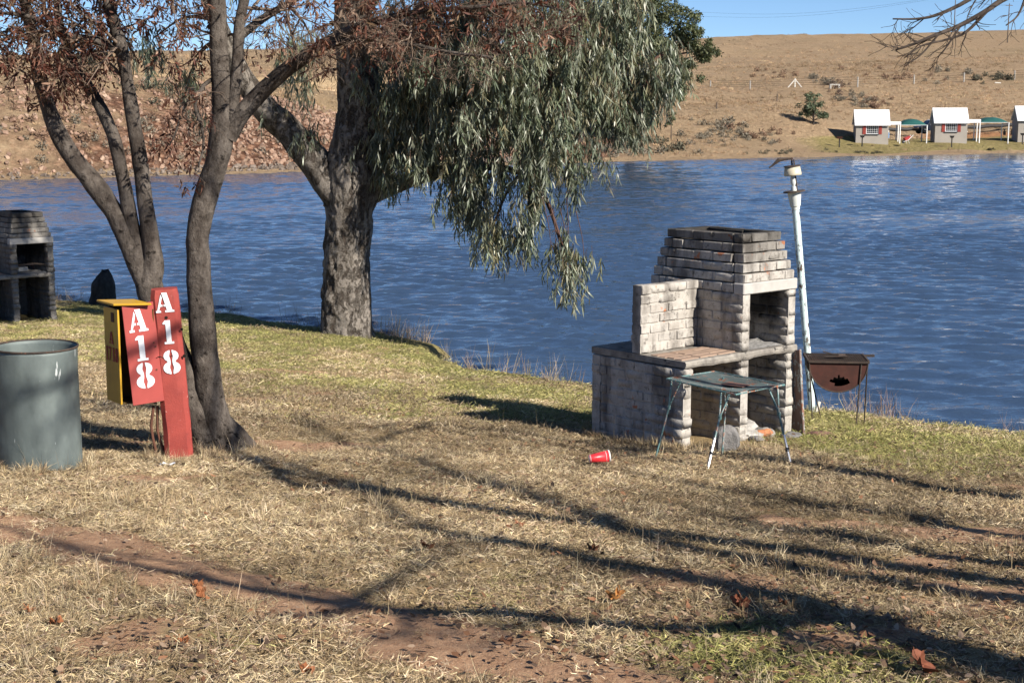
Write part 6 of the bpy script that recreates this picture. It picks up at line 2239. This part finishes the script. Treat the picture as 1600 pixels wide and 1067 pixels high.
# ------------------------------------------------------------------ far trees and scrub
def far_tree(name, px, d, clumps, pal, label, leaf, n_per, trunk_r, seed, cat='tree', group=None, lean=0):
    r = np.random.default_rng(seed)
    q = WH(px, d)
    root = empty(name, tuple(q), 0, label, cat, group)
    wd = Wood()
    cs = [(np.array(W(a, b, d + dd)), rr * S(d)) for a, b, rr, dd in clumps]
    top = max(c[0][2] for c in cs)
    main = smooth_path([(q.x, q.y, q.z - .5, trunk_r * 1.2), (q.x + lean * .3, q.y, q.z + (top - q.z) * .3, trunk_r), (q.x + lean, q.y, q.z + (top - q.z) * .6, trunk_r * .6), (q.x + lean * 1.4, q.y, top, trunk_r * .15)], 5)
    wd.tube(main, 9, .08, 1, seed)
    for c, rr in cs:
        i = int(np.argmin(np.abs(main[:, 2] - (c[2] - rr * 1.2))))
        i = max(3, min(i, len(main) - 2))
        wd.tube(smooth_path([np.r_[main[i][:3], main[i][3] * .55], np.r_[(main[i][:3] + c) / 2 + np.array([0, 0, -.1 * rr]), main[i][3] * .35], np.r_[c, .03]], 4), 6, 0)
    wd.build('trunk', M['bark_bare'], root)
    P, C, Lf = [], [], []
    for c, rr in cs:
        sub = [c + r.normal(0, .55, 3) * rr * np.array([1, 1, .7]) for _ in range(9)]
        tone = r.uniform(.8, 1.2)
        for s in sub:
            m = int(n_per * (rr / 3.0) ** 1.7) + 12
            o3 = r.normal(size=(m, 3)); o3 /= np.linalg.norm(o3, axis=1, keepdims=True); o3 *= (r.random((m, 1)) ** .5)
            P.append(s + o3 * rr * .48 * np.array([1, 1, .75]))
            C.append(np.array(pal)[r.integers(0, len(pal), m)] * tone * r.uniform(.85, 1.15))
    P, C = np.concatenate(P), np.concatenate(C)
    m = len(P)
    D = r.normal(size=(m, 3)) + np.array([0, 0, -.5])
    b = leaf_batch(P, D, r.normal(size=(m, 3)), r.uniform(leaf * .7, leaf * 1.3, m), r.uniform(leaf * .35, leaf * .6, m), C, .3, .18, r)
    leaf_obj('crown', [b], M['far_leaf'], root)
    for o in root.children: o.matrix_parent_inverse = Matrix.Translation(-q)
    return root
FG = [(.080, .095, .045), (.060, .075, .036), (.105, .118, .055), (.045, .058, .030), (.125, .128, .062)]
far_tree('far_gum_tree', 985, 158, [(1000, 5, 48, 0), (1045, 25, 32, -2), (1075, 48, 24, -2), (1030, 62, 40, -2), (1062, 80, 30, -2), (1097, 86, 17, -1), (1105, 78, 12, -1), (1075, 102, 20, -2), (985, 70, 48, -3), (1000, 118, 42, -3), (945, 40, 50, 0), (950, 105, 50, -3), (1040, 125, 28, -2), (1062, 148, 10, -1), (960, -50, 55, 0), (1030, -35, 40, 0)],
         FG, 'tall dark green gum tree on the far shore behind the drooping crown', .30, 430, .55, 401, 'tree', 'gum trees on the far shore')
far_tree('far_gum_tree', 905, 151, [(905, 130, 40, 0), (880, 160, 36, -2), (860, 110, 44, 0), (925, 180, 26, -2), (900, 70, 50, 0), (850, 60, 46, 0), (870, 195, 16, -2), (890, 0, 50, 0)],
         [tuple(v * .8 for v in c) for c in FG], 'darker gum tree on the far shore, left of the tall one', .30, 330, .42, 402, 'tree', 'gum trees on the far shore')
far_tree('hillside_tree', 1271, 173.5, [(1266, 148, 9, 0), (1264, 160, 13, 0), (1268, 172, 14, 0), (1275, 165, 10, 0), (1262, 178, 9, 0), (1280, 175, 7, 0), (1284, 180, 6, 0), (1292, 181, 5, 0)], [(.085, .11, .06), (.065, .09, .05), (.11, .13, .08)],
         'small lone tree on the far hillside left of the leftmost cottage', .26, 160, .10, 403)
far_tree('shore_sapling', 1049, 156, [(1049, 185, 6, 0), (1047, 192, 6, 0), (1051, 178, 4, 0)], [(.085, .10, .05), (.07, .085, .045)], 'thin green sapling on the far shore right of the tall gum tree', .22, 120, .05, 404)

# low shrubs
def shrub(seed, n, flat, pal, leaf):
    r = np.random.default_rng(seed)
    o3 = r.normal(size=(n, 3)); o3 /= np.linalg.norm(o3, axis=1, keepdims=True); o3 *= r.random((n, 1)) ** .4
    P = o3 * np.array([.5, .5, .36 * flat]) + np.array([0, 0, .26 * flat]); P[:, 2] = np.abs(P[:, 2])
    V, Fc, C = leaf_batch(P, r.normal(size=(n, 3)) + np.array([0, 0, .6]), r.normal(size=(n, 3)), r.uniform(leaf * .6, leaf * 1.4, n), r.uniform(leaf * .3, leaf * .6, n), np.ones((n, 3)) * r.uniform(.6, 1.3, (n, 1)), .3, .2, r)
    me = np_mesh('shrub', V, Fc, C); me.materials.append(M['grass'])
    return bpy.data.objects.new('shrub', me)
shr = [shrub(500 + k, 90, 1.0, None, .20) for k in range(4)]
SX, SY, SS, ST = [], [], [], []
DK, GY, RB = (.085, .080, .055), (.19, .165, .125), (.20, .125, .085)
def patch(px, py, rx, ry, n, s, col):
    for k in range(n):
        q = WHP(px + RNG.normal(0, rx), py + RNG.normal(0, ry))
        SX.append(q.x); SY.append(q.y); SS.append(s * RNG.uniform(.6, 1.4)); ST.append(np.array(col) * RNG.uniform(.75, 1.25))
for a in ((1330, 150, 14, 4, 16, .9, GY), (1352, 162, 14, 4, 16, .9, GY), (1300, 130, 8, 3, 10, 1.0, GY), (1268, 123, 6, 3, 8, 1.0, GY), (1312, 140, 6, 6, 12, 1.0, (.13, .09, .07)), (1370, 165, 22, 5, 16, 1.0, RB),
          (1120, 200, 30, 8, 18, 1.1, GY), (1145, 212, 26, 6, 12, .9, GY), (1150, 222, 30, 6, 12, .9, GY), (1110, 215, 20, 5, 7, .9, GY), (1180, 205, 30, 9, 14, 1.0, RB), (1040, 232, 20, 5, 10, 1.2, DK), (1500, 118, 25, 5, 12, 1.2, GY),
          (1530, 126, 8, 3, 6, 1.3, DK), (1566, 124, 8, 3, 6, 1.3, DK), (1210, 118, 20, 5, 12, 1.1, RB), (1400, 120, 40, 5, 16, 1.0, RB), (1230, 238, 30, 1.5, 12, .45, DK), (1340, 239, 16, .8, 8, .4, DK), (1368, 240, 8, .6, 10, .4, (.05, .05, .035)), (1548, 236, 5, .5, 8, .45, (.04, .04, .03)), (1200, 241, 18, .8, 10, .5, DK),
          (230, 225, 90, 14, 16, .8, GY), (150, 200, 120, 25, 36, 1.0, RB), (300, 200, 60, 20, 14, .8, GY), (60, 240, 60, 14, 8, .8, GY), (260, 150, 60, 10, 26, 1.1, DK), (430, 130, 30, 8, 12, 1.0, GY), (480, 235, 40, 12, 14, .7, GY), (1000, 236, 40, 5, 16, 1.0, GY), (960, 225, 40, 6, 6, .9, GY)):
    patch(*a)
SX, SY = np.array(SX), np.array(SY)
scatter('hillside_scrub', shr, np.c_[SX, SY, hz(SX, SY) - .08], RNG.uniform(0, 6.28, len(SX)), np.array(SS), np.array(ST), 'low grey and brown scrub scattered over the far hillside', 'scrub', .1)
# dry tussock grass over the veld
tus = [tuft('tussock', 26, .34, .14, .44, (.7, .35), .032, 520 + k, .5, .18) for k in range(4)]
n = 44000
y = 92 + (430 - 92) * RNG.random(n) ** 1.35
x = y * RNG.uniform(-.42, .46, n)
t = far_in(x, y)
k = (t > 1.0) & (RNG.random(n) < 1.15 - sstep(220, 430, y)) & (RNG.random(n) < .30 + .7 * sstep(-.2, .5, fbm(x * .06, y * .06, 0, 531, 3)))
lawnm = (t < 17) & (x > 24)
k &= ~(lawnm & (RNG.random(n) > .06))
k &= ~((x < 16) & (t < 22) & (RNG.random(n) < .75))
x, y = x[k], y[k]
for c in cots:
    ok = (np.abs(x - c.location.x) > 2.6) | (np.abs(y - c.location.y) > 2.8)
    x, y = x[ok], y[ok]
pal = np.array([(.37, .265, .165), (.42, .315, .20), (.33, .23, .14), (.29, .20, .125), (.38, .26, .16), (.34, .26, .165)])
tn = pal[RNG.integers(0, 6, len(x))] * (.75 + .35 * RNG.random((len(x), 1))) * (1 + .3 * fbm(x * .03, y * .05, 0, 541, 3))[:, None]
scatter('hillside_tussocks', tus, np.c_[x, y, hz(x, y)], RNG.uniform(0, 6.28, len(x)), RNG.uniform(.5, 1.25, len(x)) * (1 + .25 * (y > 200)), tn, 'dry tussock grass covering the far hillside', 'grass', .1)
# rubble on the left bank
def rubble(seed):
    r = np.random.default_rng(seed)
    V, Fc = chamfer(.5, .5, .5, .16)
    V = np.array(V) * r.uniform(.6, 1.1, 3) + r.normal(0, .07, (len(V), 3))
    me = bpy.data.meshes.new('rubble'); me.from_pydata([tuple(v) for v in V], [], Fc); me.update()
    a = me.attributes.new('Col', 'FLOAT_COLOR', 'POINT'); a.data.foreach_set('color', np.ones(len(V) * 4, np.float32))
    me.materials.append(M['grass'])
    return bpy.data.objects.new('rubble', me)
rub = [rubble(600 + k) for k in range(5)]
n = 19000
y = RNG.uniform(86, 150, n); x = y * RNG.uniform(-.43, .02, n)
t = far_in(x, y)
k = (t > -.2) & (t < 24) & (RNG.random(n) < (.25 + .75 * sstep(-32, -20, x)) * (1 - .6 * sstep(14, 24, t)))
x, y, t = x[k], y[k], t[k]
pal = np.array([(.24, .15, .105), (.28, .185, .135), (.20, .125, .088), (.31, .22, .16), (.23, .145, .105), (.27, .18, .13)])
tn = pal[RNG.integers(0, 6, len(x))] * (.7 + .5 * RNG.random((len(x), 1)))
wet = (t < 1.6)
tn[wet] = np.array([.17, .135, .11]) * (.6 + .6 * RNG.random((wet.sum(), 1)))
scatter('bank_rubble', rub, np.c_[x, y, hz(x, y) + .05], RNG.uniform(0, 6.28, len(x)), RNG.uniform(.10, .42, len(x)), tn, 'red brown stone rubble covering the dam bank at the left', 'rubble', .6)
